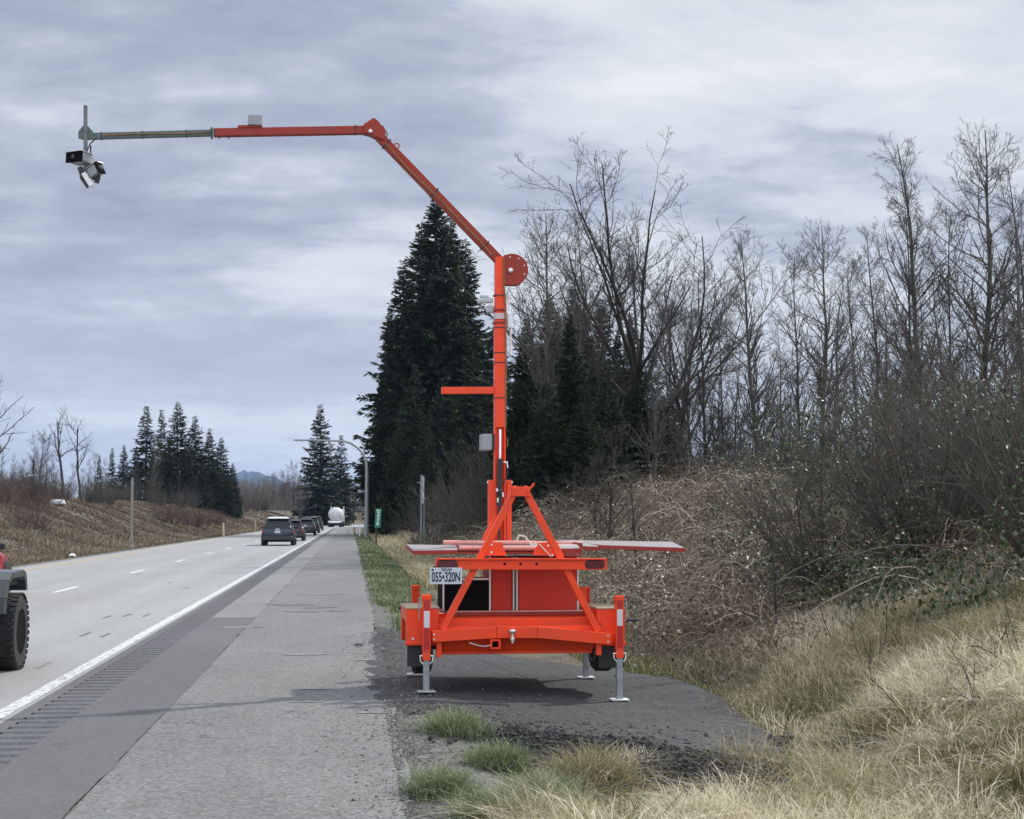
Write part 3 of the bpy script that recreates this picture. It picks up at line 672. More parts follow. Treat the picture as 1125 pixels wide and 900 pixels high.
gP = 'thin saplings growing out of the bramble bank'
for px, yt, Y, lb in ((671, 470, 34, 'dark twiggy sapling in the brambles behind the right end of the trailer'), (697, 515, 30, 'low sapling right of the dark twiggy one'), (655, 500, 37, 'low sapling left of the dark twiggy one'), (880, 520, 20, 'twiggy sapling at the left foot of the thicket'), (850, 560, 19, 'small sapling lowest at the left foot of the thicket'), (905, 470, 22, 'taller twiggy sapling rising from the thicket foot')):
    e_ = bare('alder_d', px, yt, Y, lb, gP, wide=1.6); e_.name = 'sapling'; e_['category'] = 'sapling'
# ---- shrubs: thicket on the right, brush on the left
def shr(key, x, y, s, label, group, rz=None):
    return place_tree(key, 'bare_shrub', (x, y, tz(x, y)), R.random()*6.28 if rz is None else rz, s, label, 'shrub', group)
gT = 'bare shrubs of the dark thicket on the right'; lT = 'tangled bare shrub in the dark thicket on the right bank'
for i in range(34):
    Y = R.uniform(17, 42) if i % 2 else R.uniform(16.5, 24); px = R.uniform(955, 1200) if i < 28 else R.uniform(880, 960); x = pxX(px, Y)
    u_ = x
    if u_ < 6.2: Y = 6.4/ (x/Y); x = pxX(px, Y)
    shr(R.choice(['shrub_a', 'shrub_c', 'shrub_c']), x, Y, R.uniform(.5, .85)*(1.3 if i % 5 == 0 else 1)*(1 if px > 960 else .7), lT, gT, rz=R.uniform(-.6, .6))
gW = 'grey brush under the trees on the right bank'; lW = 'grey twiggy shrub under the trees at the top of the bramble bank'
for i in range(64):
    Y = R.uniform(48, 105); px = R.uniform(600, 1100); x = pxX(px, Y)
    if x < 12.5: Y = min(115, 13/((px-385)/1750)); x = pxX(px, Y)
    if x < 10.5: continue
    shr(R.choice(['shrub_a', 'shrub_b', 'shrub_b']), x, Y, R.uniform(.8, 1.4)*(Y/60)**.5, lW, gW)
gV = 'low shrubs beside the verge below the firs'; lV = 'grey twiggy shrub between the grass verge and the tall firs'
for px, Y, s in ((458, 80, .8), (478, 66, .8), (472, 92, 1.0), (492, 72, 1.1), (508, 66, 1.1), (524, 62, 1.2), (548, 60, 1.2), (585, 62, 1.3), (610, 60, 1.1), (500, 85, 1.5), (530, 78, 1.5), (560, 70, 1.4), (632, 50, .6), (612, 44, .5), (450, 112, .9), (438, 128, .8), (570, 60, 1.1), (540, 66, 1.3), (596, 58, 1.0)):
    x = pxX(px, Y); shr(R.choice(['shrub_a', 'shrub_b']), x, Y, s, lV, gV)
gR = 'reddish brush on the left bank'; lR = 'reddish brown bare shrub on the left bank slope'
for px, Y in ((35, 96), (50, 102), (20, 94), (45, 84), (5, 92), (40, 110), (25, 80), (-8, 96), (60, 112), (15, 104), (190, 150), (205, 155), (220, 158), (235, 170), (245, 180), (215, 168), (180, 148), (228, 160), (200, 165), (255, 190)):
    x = pxX(px, Y); x = min(x, -15 + float(shiftY(Y))); shr('shrub_red', x, Y, R.uniform(.8, 1.25)*(1.0 if px < 100 else 1.25), lR, gR)
gQ = 'dark brush along the top of the left bank'; lQ = 'dark twiggy shrub along the crest of the left bank'
for i in range(70):
    px = R.uniform(-20, 330); Y = R.uniform(105, 150) if px < 120 else R.uniform(170, 230) if px < 230 else R.uniform(240, 320)
    x = min(pxX(px, Y), -21+float(shiftY(Y))); shr(R.choice(['shrub_b', 'shrub_a']), x, Y, R.uniform(.55, 1.0)*(Y/130)**.5, lQ, gQ)

# far wood closing the end of the road and the horizon: nobody could count its trees
r = np.random.RandomState(91); far = []
n = 2600; px = np.r_[r.uniform(255, 400, 900), r.uniform(-60, 1300, 1700)]; Yf = np.r_[r.uniform(360, 520, 900), r.uniform(300, 700, 1700)]
px[900:] = np.where((px[900:] > 255) & (px[900:] < 420), px[900:]+400, px[900:])
Xf = (px-385)/1750*Yf; Hf = r.uniform(5, 9, n)*np.where(Yf > 430, 1.1, 1); zf = height(Xf, Yf)-.2
uu = Xf-shiftY(Yf); ok = (uu < -14) | (uu > 10)
P0 = np.c_[Xf, Yf, zf][ok]; S_ = paths(r, P0, np.c_[r.randn(ok.sum(), 2)*.08, np.ones(ok.sum())], Hf[ok], 5, .03, .05); RS_ = np.full((ok.sum(), 1), .07)*np.linspace(1, .2, 5)[None]
FB, FR = children(r, S_, RS_, 9, .15, .98, .42, 40, .5, 4, .08, .14, .4, lmin=.6, minr=.015)
tag(npmesh('far_wood', *join([tubes(S_, RS_, 3), tubes(FB, FR, 3)]), simple('far_twigs', (.12, .095, .075), .9, 0, .2, .05)), 'brown leafless woodland far off beyond the end of the road', 'woodland', kind='stuff')

# ---- blades
def blades(P, H, Wd, lean, K=4, seed=0, curl=.9, tone=None, rad=None):
    r = np.random.RandomState(seed); n = len(P); a = r.rand(n)*2*PI
    ld = np.c_[np.cos(a), np.sin(a), np.zeros(n)]*.75+np.array([lean[0], lean[1], 0])+(0 if rad is None else np.c_[rad, np.zeros(n)]); ld = ld*(.35+.9*r.rand(n))[:, None]
    t = np.linspace(0, 1, K); pos = np.empty((n, K, 3)); bend = curl*(.4+.9*r.rand(n))
    for k in range(K):
        s = t[k]; pos[:, k] = P + np.c_[ld[:, :2]*(H*bend*s**1.8)[:, None], H*(s-.42*bend*s**2.4)]
    sd_ = r.rand(n)*PI; sdv = np.c_[np.cos(sd_), np.sin(sd_), np.zeros(n)]
    wv = Wd[:, None]*np.array([1, .9, .6, .12])[None, :K] if K == 4 else Wd[:, None]*np.array([1, .7, .12])[None]
    L = pos-sdv[:, None]*wv[..., None]*.5; Rr = pos+sdv[:, None]*wv[..., None]*.5
    V = np.stack([L, Rr], 2).reshape(-1, 3); I = np.arange(n*K*2).reshape(n, K, 2)
    F_ = np.stack([I[:, :-1, 0], I[:, :-1, 1], I[:, 1:, 1], I[:, 1:, 0]], -1).reshape(-1, 4)
    tn = tone if tone is not None else r.rand(n)
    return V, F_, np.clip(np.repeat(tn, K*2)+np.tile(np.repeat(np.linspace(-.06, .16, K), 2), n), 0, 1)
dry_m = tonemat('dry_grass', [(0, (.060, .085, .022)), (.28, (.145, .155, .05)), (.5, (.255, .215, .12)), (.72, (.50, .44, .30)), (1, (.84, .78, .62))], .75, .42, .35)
grn_m = tonemat('green_grass', [(0, (.035, .060, .018)), (.45, (.080, .120, .040)), (.75, (.16, .20, .09)), (1, (.42, .43, .28))], .6, .25, .4)
def cluster_noise(x, y, s): return .5+.5*np.tanh(1.6*(np.sin(x*s+1.3*np.sin(y*s*.8))+np.sin(y*s*1.1+1.7*np.sin(x*s*.7)))*.7)
def scatter(n, ylo, yhi, pw, ulo, uhi, seed):
    r = np.random.RandomState(seed); q = r.rand(n); Y = (ylo**(1-pw)+q*(yhi**(1-pw)-ylo**(1-pw)))**(1/(1-pw)); return r, ulo+(uhi-ulo)*r.rand(n), Y
# foreground dry grass in the ditch and on the low slope
r, U1, Y1 = scatter(115000, 6.6, 17, 1.4, .75, 7.2, 5)
uu = U1; lim = np.interp(Y1, [6, 7.5, 8.6, 9.5, 10.5, 11.6, 12.6, 13.5, 20], [.45, .55, .75, 1.15, 1.7, 2.45, 3.35, 3.75, 3.8])
keep = (uu > lim + .12*r.randn(len(uu))) & (U1/Y1 < .47); U1, Y1 = U1[keep], Y1[keep]; r1 = r.rand(len(U1))
cn = cluster_noise(U1, Y1, 2.6); c2 = cluster_noise(U1+7, Y1, .9)
Hn = (.10+.27*cn*(.4+.8*r1))*np.interp(U1, [.5, 1.4, 3, 6, 9], [.55, 1.0, 1.15, .72, .5]); dens_k = r.rand(len(U1)) < (.35+.65*cn)
U1, Y1, Hn, cn, c2 = (a[dens_k] for a in (U1, Y1, Hn, cn, c2))
tn = np.clip(.76+.18*r.randn(len(U1))-.34*(c2 < .25)-.30*np.interp(U1, [.5, 1.5, 2.4], [1, .7, 0])+.08*(cn-.5), 0, 1)
V, F_, tt = blades(np.c_[U1, Y1, height(U1, Y1)-.01], Hn*1.4, .0034+.0050*r.rand(len(U1))**2, (-.35, -.45), seed=8, curl=1.25, tone=tn)
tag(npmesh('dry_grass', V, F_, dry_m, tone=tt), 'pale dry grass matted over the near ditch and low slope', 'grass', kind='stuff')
# drooping straw clumps among it
r = np.random.RandomState(66); nc_ = 330; Yc = r.uniform(6.8, 13.2, nc_); Uc = r.uniform(.09, .47, nc_)*Yc
limc = np.interp(Yc, [6, 7.5, 8.6, 9.5, 10.5, 11.6, 12.6, 13.5], [.95, 1.05, 1.35, 1.75, 2.3, 3.0, 3.9, 4.2]); okc = Uc > limc; Uc, Yc = Uc[okc], Yc[okc]; nc_ = len(Uc)
ix = np.repeat(np.arange(nc_), 170); off = r.randn(len(ix), 2)*.10; hc_ = (.22+.30*r.rand(nc_)**1.5)*np.interp(Uc, [0, 3.5, 5.5], [1, 1, .75])
tc_ = np.where(r.rand(nc_) < .22, .18+.15*r.rand(nc_), np.clip(.78+.14*r.randn(nc_), .4, 1))
Pc = np.c_[Uc[ix]+off[:, 0], Yc[ix]+off[:, 1]]
V, F_, tt = blades(np.c_[Pc, height(Pc[:, 0], Pc[:, 1])-.01], hc_[ix]*(.6+.6*r.rand(len(ix))), .0045+.0075*r.rand(len(ix))**1.6, (-.25, -.35), seed=67, curl=1.35, tone=np.clip(tc_[ix]+.13*r.randn(len(ix)), 0, 1), rad=off*7)
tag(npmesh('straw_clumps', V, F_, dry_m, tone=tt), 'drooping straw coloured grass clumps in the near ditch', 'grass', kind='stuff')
# slope and bank foot grass, mid distance
r, U2, Y2 = scatter(150000, 12.5, 60, 1.5, 2.9, 11.5, 15)
keep = (U2 > np.interp(Y2, [12, 13.5, 16, 20, 24, 60], [3.6, 3.6, 3.2, 2.7, 1.9, 1.9])) & (U2/Y2 < .5); U2, Y2 = U2[keep], Y2[keep]
foot = np.exp(-((U2-np.interp(Y2, [12, 17, 24, 60], [4.0, 3.5, 2.9, 2.4]))/.8)**2)
cn = cluster_noise(U2, Y2, 1.7); tn = np.clip(.60+.19*r.randn(len(U2))+.34*(cluster_noise(U2, Y2, .75)-.5)+.14*(cn-.5)-.62*foot*(r.rand(len(U2)) < .85), 0, 1)
V, F_, tt = blades(np.c_[U2, Y2, height(U2, Y2)-.01], (.08+.17*r.rand(len(U2)))*(.5+.7*cn)*(1+.3*foot), (.0028+.00030*Y2)*(.6+.8*r.rand(len(U2))), (-.4, -.3), seed=18, curl=1.15, tone=tn)
tag(npmesh('bank_grass', V, F_, dry_m, tone=tt), 'tan grass with a green fringe on the right bank behind the pad', 'grass', kind='stuff')
# green verge beside the shoulder
r, U3, Y3 = scatter(85000, 21, 170, 1.35, .40, 3.2, 25)
wv = np.interp(Y3, [21, 24, 30, 60, 170], [.0, .8, 1.15, 1.7, 2.0]); keep = (U3 < .45+wv+.25*r.randn(len(U3))) & (U3 > .5+.10*r.randn(len(U3))+.25*(Y3 < 30)); U3, Y3 = U3[keep], Y3[keep]
cn = cluster_noise(U3, Y3, 2.2)
keep = r.rand(len(U3)) < .25+.75*cn; U3, Y3, cn = U3[keep], Y3[keep], cn[keep]
V, F_, tt = blades(np.c_[U3+shiftY(Y3), Y3, height(U3+shiftY(Y3), Y3)-.01], (.05+.13*r.rand(len(U3)))*(.7+.5*cn), (.003+.00035*Y3)*(.6+.8*r.rand(len(U3))), (0, 0), seed=28, tone=np.clip(.58+.22*r.randn(len(U3))+.35*(cluster_noise(U3+3, Y3, 1.1)-.45), 0, 1))
tag(npmesh('verge_grass', V, F_, grn_m, tone=tt), 'green grass strip along the right edge of the shoulder', 'grass', kind='stuff')
r, U5, Y5 = scatter(16000, 40, 150, 1.3, 1.8, 4.2, 35)
V, F_, tt = blades(np.c_[U5, Y5, height(U5, Y5)-.01], .25+.4*r.rand(len(U5)), (.004+.0004*Y5)*(.6+.8*r.rand(len(U5))), (-.2, 0), seed=38, tone=np.clip(.50+.16*r.randn(len(U5)), 0, 1))
tag(npmesh('tan_grass', V, F_, dry_m, tone=tt), 'tall tan grass between the green verge and the brush', 'grass', kind='stuff')
# left bank grass
r, U4, Y4 = scatter(150000, 40, 330, 1.25, -25, -11.3, 45)
keep = (U4/Y4 > -.26); U4, Y4 = U4[keep], Y4[keep]; X4 = U4+shiftY(Y4); cn = cluster_noise(U4, Y4, .45); low = np.exp((U4+11.3)/1.6)
tn = np.clip(.42+.18*r.randn(len(U4))+.34*(cn-.5)+.16*low-.34*(low > .75)*(r.rand(len(U4)) < .5), 0, 1)
V, F_, tt = blades(np.c_[X4, Y4, height(X4, Y4)-.02], (.14+.34*r.rand(len(U4)))*(.4+.8*cn)*(1-.55*low), (.006+.00035*Y4)*(.6+.8*r.rand(len(U4))), (.1, -.1), K=3, seed=48, tone=tn)
tag(npmesh('far_bank_grass', V, F_, tonemat('brown_grass', [(0, (.05, .055, .022)), (.4, (.100, .068, .048)), (.7, (.21, .155, .105)), (1, (.46, .39, .28))], .8, .2), tone=tt), 'brown and tan grass covering the left bank', 'grass', kind='stuff')

# ---- brambles over the right bank: arching dead canes, curled leaves
r, Ub, Yb = scatter(20000, 16.5, 80, 1.45, 3.6, 13.5, 55)
keep = (Ub > np.interp(Yb, [15, 20, 30, 80], [4.6, 4.2, 3.6, 2.8])) & (Ub/Yb < .46) & ~((Ub > Yb*.27) & ((Ub < 6.2) | (r.rand(len(Ub)) < .72))); Ub, Yb = Ub[keep], Yb[keep]; nb = len(Ub)
a = r.rand(nb)*2*PI; hump = .16+.80*cluster_noise(Ub, Yb, .8)**1.5*sstep(4, 6.5, Ub)
P0 = np.c_[Ub, Yb, height(Ub, Yb)+hump*r.rand(nb)]
K = 8; D = unit(np.c_[np.cos(a), np.sin(a), .9+.8*r.rand(nb)]); Lb = .6+1.1*r.rand(nb); B = np.empty((nb, K, 3)); B[:, 0] = P0
for k in range(1, K):
    D = unit(D+np.array([-.02, -.02, -.30])+r.randn(nb, 3)*.16); B[:, k] = B[:, k-1]+D*(Lb/(K-1))[:, None]
g_ = height(B[..., 0].ravel(), B[..., 1].ravel()).reshape(nb, K)+.03; B[..., 2] = np.maximum(B[..., 2], g_)
RB = (.0022+.0028*r.rand(nb)+.00005*Yb)[:, None]*np.linspace(1, .5, K)[None]
tb = tubes(B, RB, 3); toneb = np.repeat(np.clip(.36+.26*cluster_noise(Ub*1.3+2, Yb, 1.5)+.26*r.randn(nb), 0, 1), K*3)
cane_m = tonemat('bramble_cane', [(0, (.050, .034, .024)), (.45, (.145, .108, .074)), (.75, (.27, .215, .15)), (1, (.64, .58, .47))], .8)
tag(npmesh('bramble_canes', *tb, cane_m, tone=toneb), 'tangled dead bramble canes covering the right bank', 'brambles', kind='stuff')
# leaves
def leaves(P, S, r, tone, name, m, label, cat):
    n = len(P); d = unit(r.randn(n, 3)+[0, 0, -.3]); w = unit(np.cross(d, r.randn(n, 3)))
    q = np.stack([P, P+d*S[:, None]*.5+w*S[:, None]*.36, P+d*S[:, None]+np.array([0, 0, -.15])*S[:, None], P+d*S[:, None]*.5-w*S[:, None]*.36], 1)
    return tag(npmesh(name, q.reshape(-1, 3), np.arange(n*4).reshape(n, 4), m, tone=np.repeat(tone, 4)), label, cat, kind='stuff')
pk = r.randint(0, nb, 70000); kk = r.randint(1, K, 70000)
pat_ = cluster_noise(Ub[pk]*1.3+2, Yb[pk], 1.5)
leaves(B[pk, kk]+r.randn(70000, 3)*.06, (.022+.03*r.rand(70000))*(1+Yb[pk]*.012), r, np.clip(.30+.34*pat_+.22*r.randn(70000), 0, 1), 'withered_leaves',
       tonemat('withered_leaf', [(0, (.030, .026, .014)), (.35, (.085, .070, .036)), (.6, (.155, .122, .072)), (.8, (.29, .24, .16)), (1, (.72, .68, .58))], .6, .15, .5), 'withered curled leaves among the bramble canes', 'leaves')
gl_m = tonemat('bramble_leaf', [(0, (.018, .032, .010)), (.5, (.045, .070, .022)), (.85, (.10, .13, .05)), (1, (.38, .42, .32))], .42, .15, .5)
n = 52000; Yl = r.uniform(15.5, 33, n); tl = r.uniform(.225, .46, n); Xl = tl*Yl; ok = (Xl > 5.6); Xl, Yl = Xl[ok], Yl[ok]; n = len(Xl)
cg = cluster_noise(Xl, Yl, 2.4); ok = r.rand(n) < cg**1.5; Xl, Yl = Xl[ok], Yl[ok]; n = len(Xl)
leaves(np.c_[Xl, Yl, height(Xl, Yl)+2.3*r.rand(n)**1.6*(.3+.7*sstep(6, 8, Xl))], .035+.045*r.rand(n), r, np.clip(.45+.24*r.randn(n), 0, 1), 'bramble_leaves', gl_m, 'green bramble leaves at the foot of the dark thicket', 'leaves')

# ---- tufts in the foreground, each one a thing
def tuft(px, py, rad, n, h, m, tone, label, seed, name='grass_tuft', w=.004):
    p = atg(px, py, -.05); z = gz(p.x, p.y); r = np.random.RandomState(seed)
    q = r.randn(n, 2)*rad*.42; e = None
    V, F_, tt = blades(np.c_[q, np.zeros(n)-.01], h*(.55+.6*r.rand(n))*np.exp(-(q**2).sum(1)/(2*rad**2)), w*(.6+.8*r.rand(n)), (0, 0), seed=seed+1, curl=1.1, tone=np.clip(tone+.2*r.randn(n), 0, 1))
    V[:, :2] += 0
    V[:, 0] += (V[:, 0])*.25*np.clip(V[:, 2]/h, 0, 1); V[:, 1] += V[:, 1]*.25*np.clip(V[:, 2]/h, 0, 1)
    o = npmesh(name, V, F_, m, tone=tt); o.location = (p.x, p.y, z); return tag(o, label, 'grass tuft', 'grass tufts at the edge of the near verge')
tuft(500, 806, .28, 2000, .32, grn_m, .66, 'green grass tuft nearest the pad, in front of the left jack', 61)
tuft(545, 838, .24, 1700, .29, grn_m, .58, 'dark green grass tuft in the middle of the gravel', 62)
tuft(484, 880, .21, 1700, .30, grn_m, .62, 'round green grass tuft farthest left, beside the shoulder', 63)
tuft(592, 878, .29, 2100, .36, grn_m, .66, 'large pale tipped green tuft right of the round one', 64)
tuft(536, 905, .22, 1400, .30, grn_m, .62, 'green grass tuft cut by the bottom edge', 65)
tuft(650, 842, .32, 2800, .50, dry_m, .38, 'tall drooping dry tuft in front of the right jack', 66)
tuft(690, 818, .28, 1700, .36, dry_m, .68, 'straw coloured tuft just right of the tall drooping one', 67)
tuft(640, 895, .2, 1500, .2, grn_m, .75, 'greenish straw tuft at the bottom edge right of the pale tipped one', 68)
tuft(1000, 800, .55, 3800, .34, dry_m, .42, 'broad yellow green tuft on the low slope at right', 69, w=.006)
# weed stalks standing out of the slope
st_r = np.random.RandomState(9); n = 22; Ys = st_r.uniform(11.5, 16.5, n); Xs = st_r.uniform(.24, .44, n)*Ys
S1 = paths(st_r, np.c_[Xs, Ys, height(Xs, Ys)], np.c_[st_r.randn(n, 2)*.5, np.ones(n)], .3+.5*st_r.rand(n), 7, -.04, .1)
S2, SR2 = children(st_r, S1, np.full((n, 7), .005), 4, .3, 1, .4, 45, .7, 4, 0, .15, .5, minr=.002)
tag(npmesh('weed_stalks', *join([tubes(S1, np.full((n, 7), .0045), 3), tubes(S2, SR2, 3)]), barkd_m), 'thin dead weed stalks sticking out of the right slope', 'weeds', kind='stuff')
n = 5; 
for i, (px, py, Y) in enumerate(((1000, 690, 17), (930, 640, 18))):
    x = pxX(px, Y); rr2 = np.random.RandomState(120+i); p0 = np.array([[x+.9, Y, gz(x+.9, Y)+.15]]); S = paths(rr2, p0, np.array([[-1, -.15, .75-.1*i]]), np.array([2.2]), 9, -.17, .05)
    o = npmesh('bramble_runner', *tubes(S, np.full((1, 9), .008), 4), bark_m)
    tag(o, ['long arching bramble cane over the tan slope at right', 'bramble cane reaching out from the thicket foot', 'bramble cane leaning over the green fringe behind the pad', 'bramble cane near the right edge of the slope', 'lowest bramble cane above the pad corner'][i], 'bramble cane', 'long bramble runners on the slope')

# ------------------------------------------------------------------ mountain and air
r = np.random.RandomState(5); mx_ = np.linspace(-1500, 2600, 120); my_ = np.linspace(5600, 7400, 30)
MX, MY = np.meshgrid(mx_, my_); prof = np.interp(mx_, [-1500, -900, -640, -520, -420, -330, -250, -100, 300, 900, 2600], [0, 20, 90, 165, 178, 160, 135, 140, 110, 90, 60])
ridge = np.sin(np.clip((MY-5600)/1800, 0, 1)*PI)**.8
MZ = prof[None]*ridge*(1+.10*np.sin(MX*.02+MY*.013)+.06*np.sin(MX*.047-MY*.03)) - 5
I = np.arange(MX.size).reshape(MX.shape); F_ = np.stack([I[:-1, :-1], I[:-1, 1:], I[1:, 1:], I[1:, :-1]], -1).reshape(-1, 4)
tag(npmesh('mountain', np.stack([MX, MY, MZ], -1), F_, simple('hazed_forest_slope', (.022, .038, .055), .95, 0, .4, .01), smooth=True), kind='structure')  # distance haze put into the base colour: forest tinted blue
HAZE = 6.5e-5
if HAZE:
    hb = MB(); hb.box(-4000, 4500, -200, 7800, -1.5, 260)
    hm = bpy.data.materials.new('haze_air'); hm.use_nodes = True; t = hm.node_tree; t.nodes.remove(t.nodes['Principled BSDF'])
    pv = t.nodes.new('ShaderNodeVolumePrincipled'); pv.inputs['Color'].default_value = (.42, .62, 1.0, 1); pv.inputs['Density'].default_value = HAZE
    t.links.new(pv.outputs[0], t.nodes['Material Output'].inputs['Volume'])
    tag(hb.build('haze', hm), 'thin bluish air over the whole landscape', 'haze', kind='stuff')

# ------------------------------------------------------------------ the trailer with its folding camera mast
TY = .043; TR0 = Vector((1.60, 14.9, 0)); ex = Vector((math.cos(TY), math.sin(TY), 0)); ey = Vector((-math.sin(TY), math.cos(TY), 0))
def L(px, py, ly=0):                                  # photo measurement -> trailer coordinates on the plane y = ly
    d = ray(px, py); c = Vector((0, 0, CAMZ)); t_ = (ly - (c-TR0).dot(ey))/d.dot(ey); p = c+d*t_-TR0
    return Vector((p.dot(ex), ly, p.z))
tr = empty('camera_trailer', TR0, TY)
tag(tr, 'orange mobile camera trailer on a black pad, its folding boom reaching out over the road', 'trailer')
OR, BR = M['orange'], M['boom_shaded']
# --- lower bumper beam, slightly cranked
def seg(mb, a, b, w, d, ly): mb.bar(L(*a, ly), L(*b, ly), w, d)
b = MB(); y = 0
pa, pb, pc, pd = L(474.5, 699), L(545, 694.5), L(590, 694.5), L(671, 702)
b.bar(pa, pb, .108, .09); b.bar(pb+Vector((.003, .002, 0)), pc-Vector((.003, -.002, 0)), .110, .094); b.bar(pc, pd, .108, .09)
bm_ = b.build('bumper_beam', OR, tr, .005)
for px, py in ((477, 697), (477, 702.5), (668, 698.5), (668, 705)):
    p = L(px, py, -.05); MB().tube([(p.x, -.058, p.z), (p.x, -.045, p.z)], .009, 8).build('bolt', M['bolt'], bm_)
# --- light beam
b = MB(); p, q = L(478.5, 619.7), L(666, 619.7); b.bar(p, q, .105, .075); lb = b.build('light_beam', OR, tr, .005)
b = MB(); b.bar(L(479, 614.2, -.02), L(666, 614.2, -.02), .012, .09); b.build('beam_flange', OR, lb, .002)
b = MB()
for px in (554.5, 572, 589.5):
    p = L(px, 619.7, -.04); b.tube([(p.x, -.040, p.z), (p.x, -.0395, p.z)], .0125, 12)
b.build('beam_hole', M['blackpaint'], lb)
for px in (491.5, 653.5):
    p = L(px, 620, -.04); pts = []
    for k in range(24):
        a = 2*PI*k/24; cx_ = .05*(1 if math.cos(a) > 0 else -1); pts.append((p.x+cx_+.040*math.cos(a), p.z+.037*math.sin(a)))
    ml = MB().prism(pts, -.05, -.036).build('marker_light', M['reflector'], tr, .003)
    MB().prism([(p.x+(x_-p.x)*1.07, p.z+(z_-p.z)*1.12) for x_, z_ in pts], -.043, -.0362).build('light_gasket', M['black'], ml)
# --- A-frame
b = MB(); ap1, ap2 = L(565.5, 536.5), L(578, 536.5)
seg(b, (486, 692), (568, 535), .062, .07, .035); seg(b, (657, 694), (575, 535), .062, .07, .035)
af = b.build('a_frame', OR, tr, .005)
b = MB(); b.bar(L(562, 540, -.003), L(582, 540, -.003), .09, .05)
b.build('apex_plate', OR, af, .004)
b = MB(); b.bar(L(579, 541, -.03), L(587, 531, -.03), .02, .02); b.bar(L(560, 533, -.03), L(563, 538, -.03), .03, .02)
b.build('apex_lug', OR, af, .003)
zt = L(0, 597, 0).z; z0 = L(0, 613, 0).z
x = [L(v, 600, .03).x for v in (527, 540, 551, 556)]
g1 = MB().prism([(x[0]-.0, z0+.005), (x[3], z0+.005), (x[2], zt), (x[1], zt)], .012, .022).build('gusset_plate', OR, tr, .002)
x = [L(v, 600, .03).x for v in (585, 592, 604, 613, 619)]
g2 = MB().prism([(x[0], z0+.005), (x[4], z0+.005), (x[3]-.01, zt), (x[2]-.02, zt), (x[1], zt-.01), (x[0]+.02, zt-.06)], .012, .022).build('gusset_plate', OR, tr, .002)
for px, py, gp in ((540, 598.5, g1), (540, 606.8, g1), (602.5, 599.5, g2), (607, 610, g2)):
    p = L(px, py, 0); MB().tube([(p.x, .002, p.z), (p.x, .0118, p.z)], .011, 8).build('bolt', M['bolt'], gp)
MB().tube([L(592.5, 598, 0), L(600, 606, -.01), L(605, 611.5, 0)], .006, 6).build('cable_tie', M['strap'], g2)
# --- number plate
p = L(490, 632.8, -.06); b = MB(); b.box(p.x-.150, p.x+.150, -.062, -.058, p.z-.076, p.z+.076); pl = b.build('license_plate', M['platewhite'], tr, .002)
b = MB(); b.bar((p.x-.1, -.03, p.z+.09), (p.x-.1, -.03, p.z+.04), .02, .05); b.bar((p.x+.1, -.03, p.z+.09), (p.x+.1, -.03, p.z+.04), .02, .05); b.build('plate_bracket', M['black'], tr)
text_part('plate_number', '055\u2022320N', .125, M['ink'], pl, (p.x, -.0633, p.z-.014), sx=.52, bold=.003)
text_part('plate_state', 'TEXAS', .036, M['ink'], pl, (p.x+.002, -.0633, p.z+.056), sx=.95, bold=.001)
b = MB(); b.box(p.x-.135, p.x-.115, -.0632, -.0621, p.z+.045, p.z+.065); b.build('plate_sticker', M['ink'], pl)
# --- frame: front trough, side rails, rear crossmember
b = MB(); zl = L(0, 706, .05).z; zb = L(0, 722, .2).z
x0, x1 = L(481, 700, .06).x, L(662, 700, .06).x
b.hexa([(x0, .05, zl), (x1, .05, zl), (x1, .09, zl), (x0, .09, zl), (x0+.02, .05, zl+.10), (x1-.02, .05, zl+.10), (x1-.02, .09, zl+.10), (x0+.02, .09, zl+.10)])
b.hexa([(x0+.05, .16, zb), (x1-.08, .16, zb), (x1-.08, .20, zb), (x0+.05, .20, zb), (x0+.03, .05, zl+.02), (x1-.03, .05, zl+.02), (x1-.03, .09, zl+.02), (x0+.03, .09, zl+.02)])
b.box(x0+.05, x1-.08, .165, 1.75, zb-.025, zb+.01)
b.build('chassis_tray', OR, tr, .004)
b = MB()
for s in (x0+.0, x1-.06):
    b.box(s, s+.06, .10, 1.75, zl-.02, zl+.12)
b.box(x0, x1, 1.68, 1.75, zl-.015, zl+.125)
b.build('side_rail', OR, tr, .004)
for px in (482, 657.5):
    p = L(px, 720, .03); MB().box(p.x-.024, p.x+.024, .0, .06, L(0, 728, .03).z, L(0, 708, .03).z).build('tie_down_bracket', OR, tr, .003)
# deck ledge and slots
zd = L(0, 677, .5).z; x0d, x1d = L(492, 677, .5).x, L(649, 677, .5).x
b = MB(); b.box(x0d, x1d, .48, 1.5, zd-.035, zd); dk = b.build('deck', BR, tr, .003)
b = MB(); b.box(x0d+.004, x1d-.004, .475, .60, zd+.001, zd+.008); b.build('deck_edge_trim', simple('faded_pink_trim', (.62, .33, .27), .5, 0, .2, 10), dk)
b = MB(); b.box(x0d, x1d, .50, .54, zd-.15, zd-.035); b.box(x0+.02, x1-.02, .14, .22, zl+.09, zl+.17); b.build('deck_crossmember', OR, tr, .003)
b = MB()
for px in (509, 612): p = L(px, 684.5, .48); b.box(p.x-.105, p.x+.105, .462, .4745, p.z-.018, p.z+.010)
b.build('deck_slot', M['blackpaint'], dk)
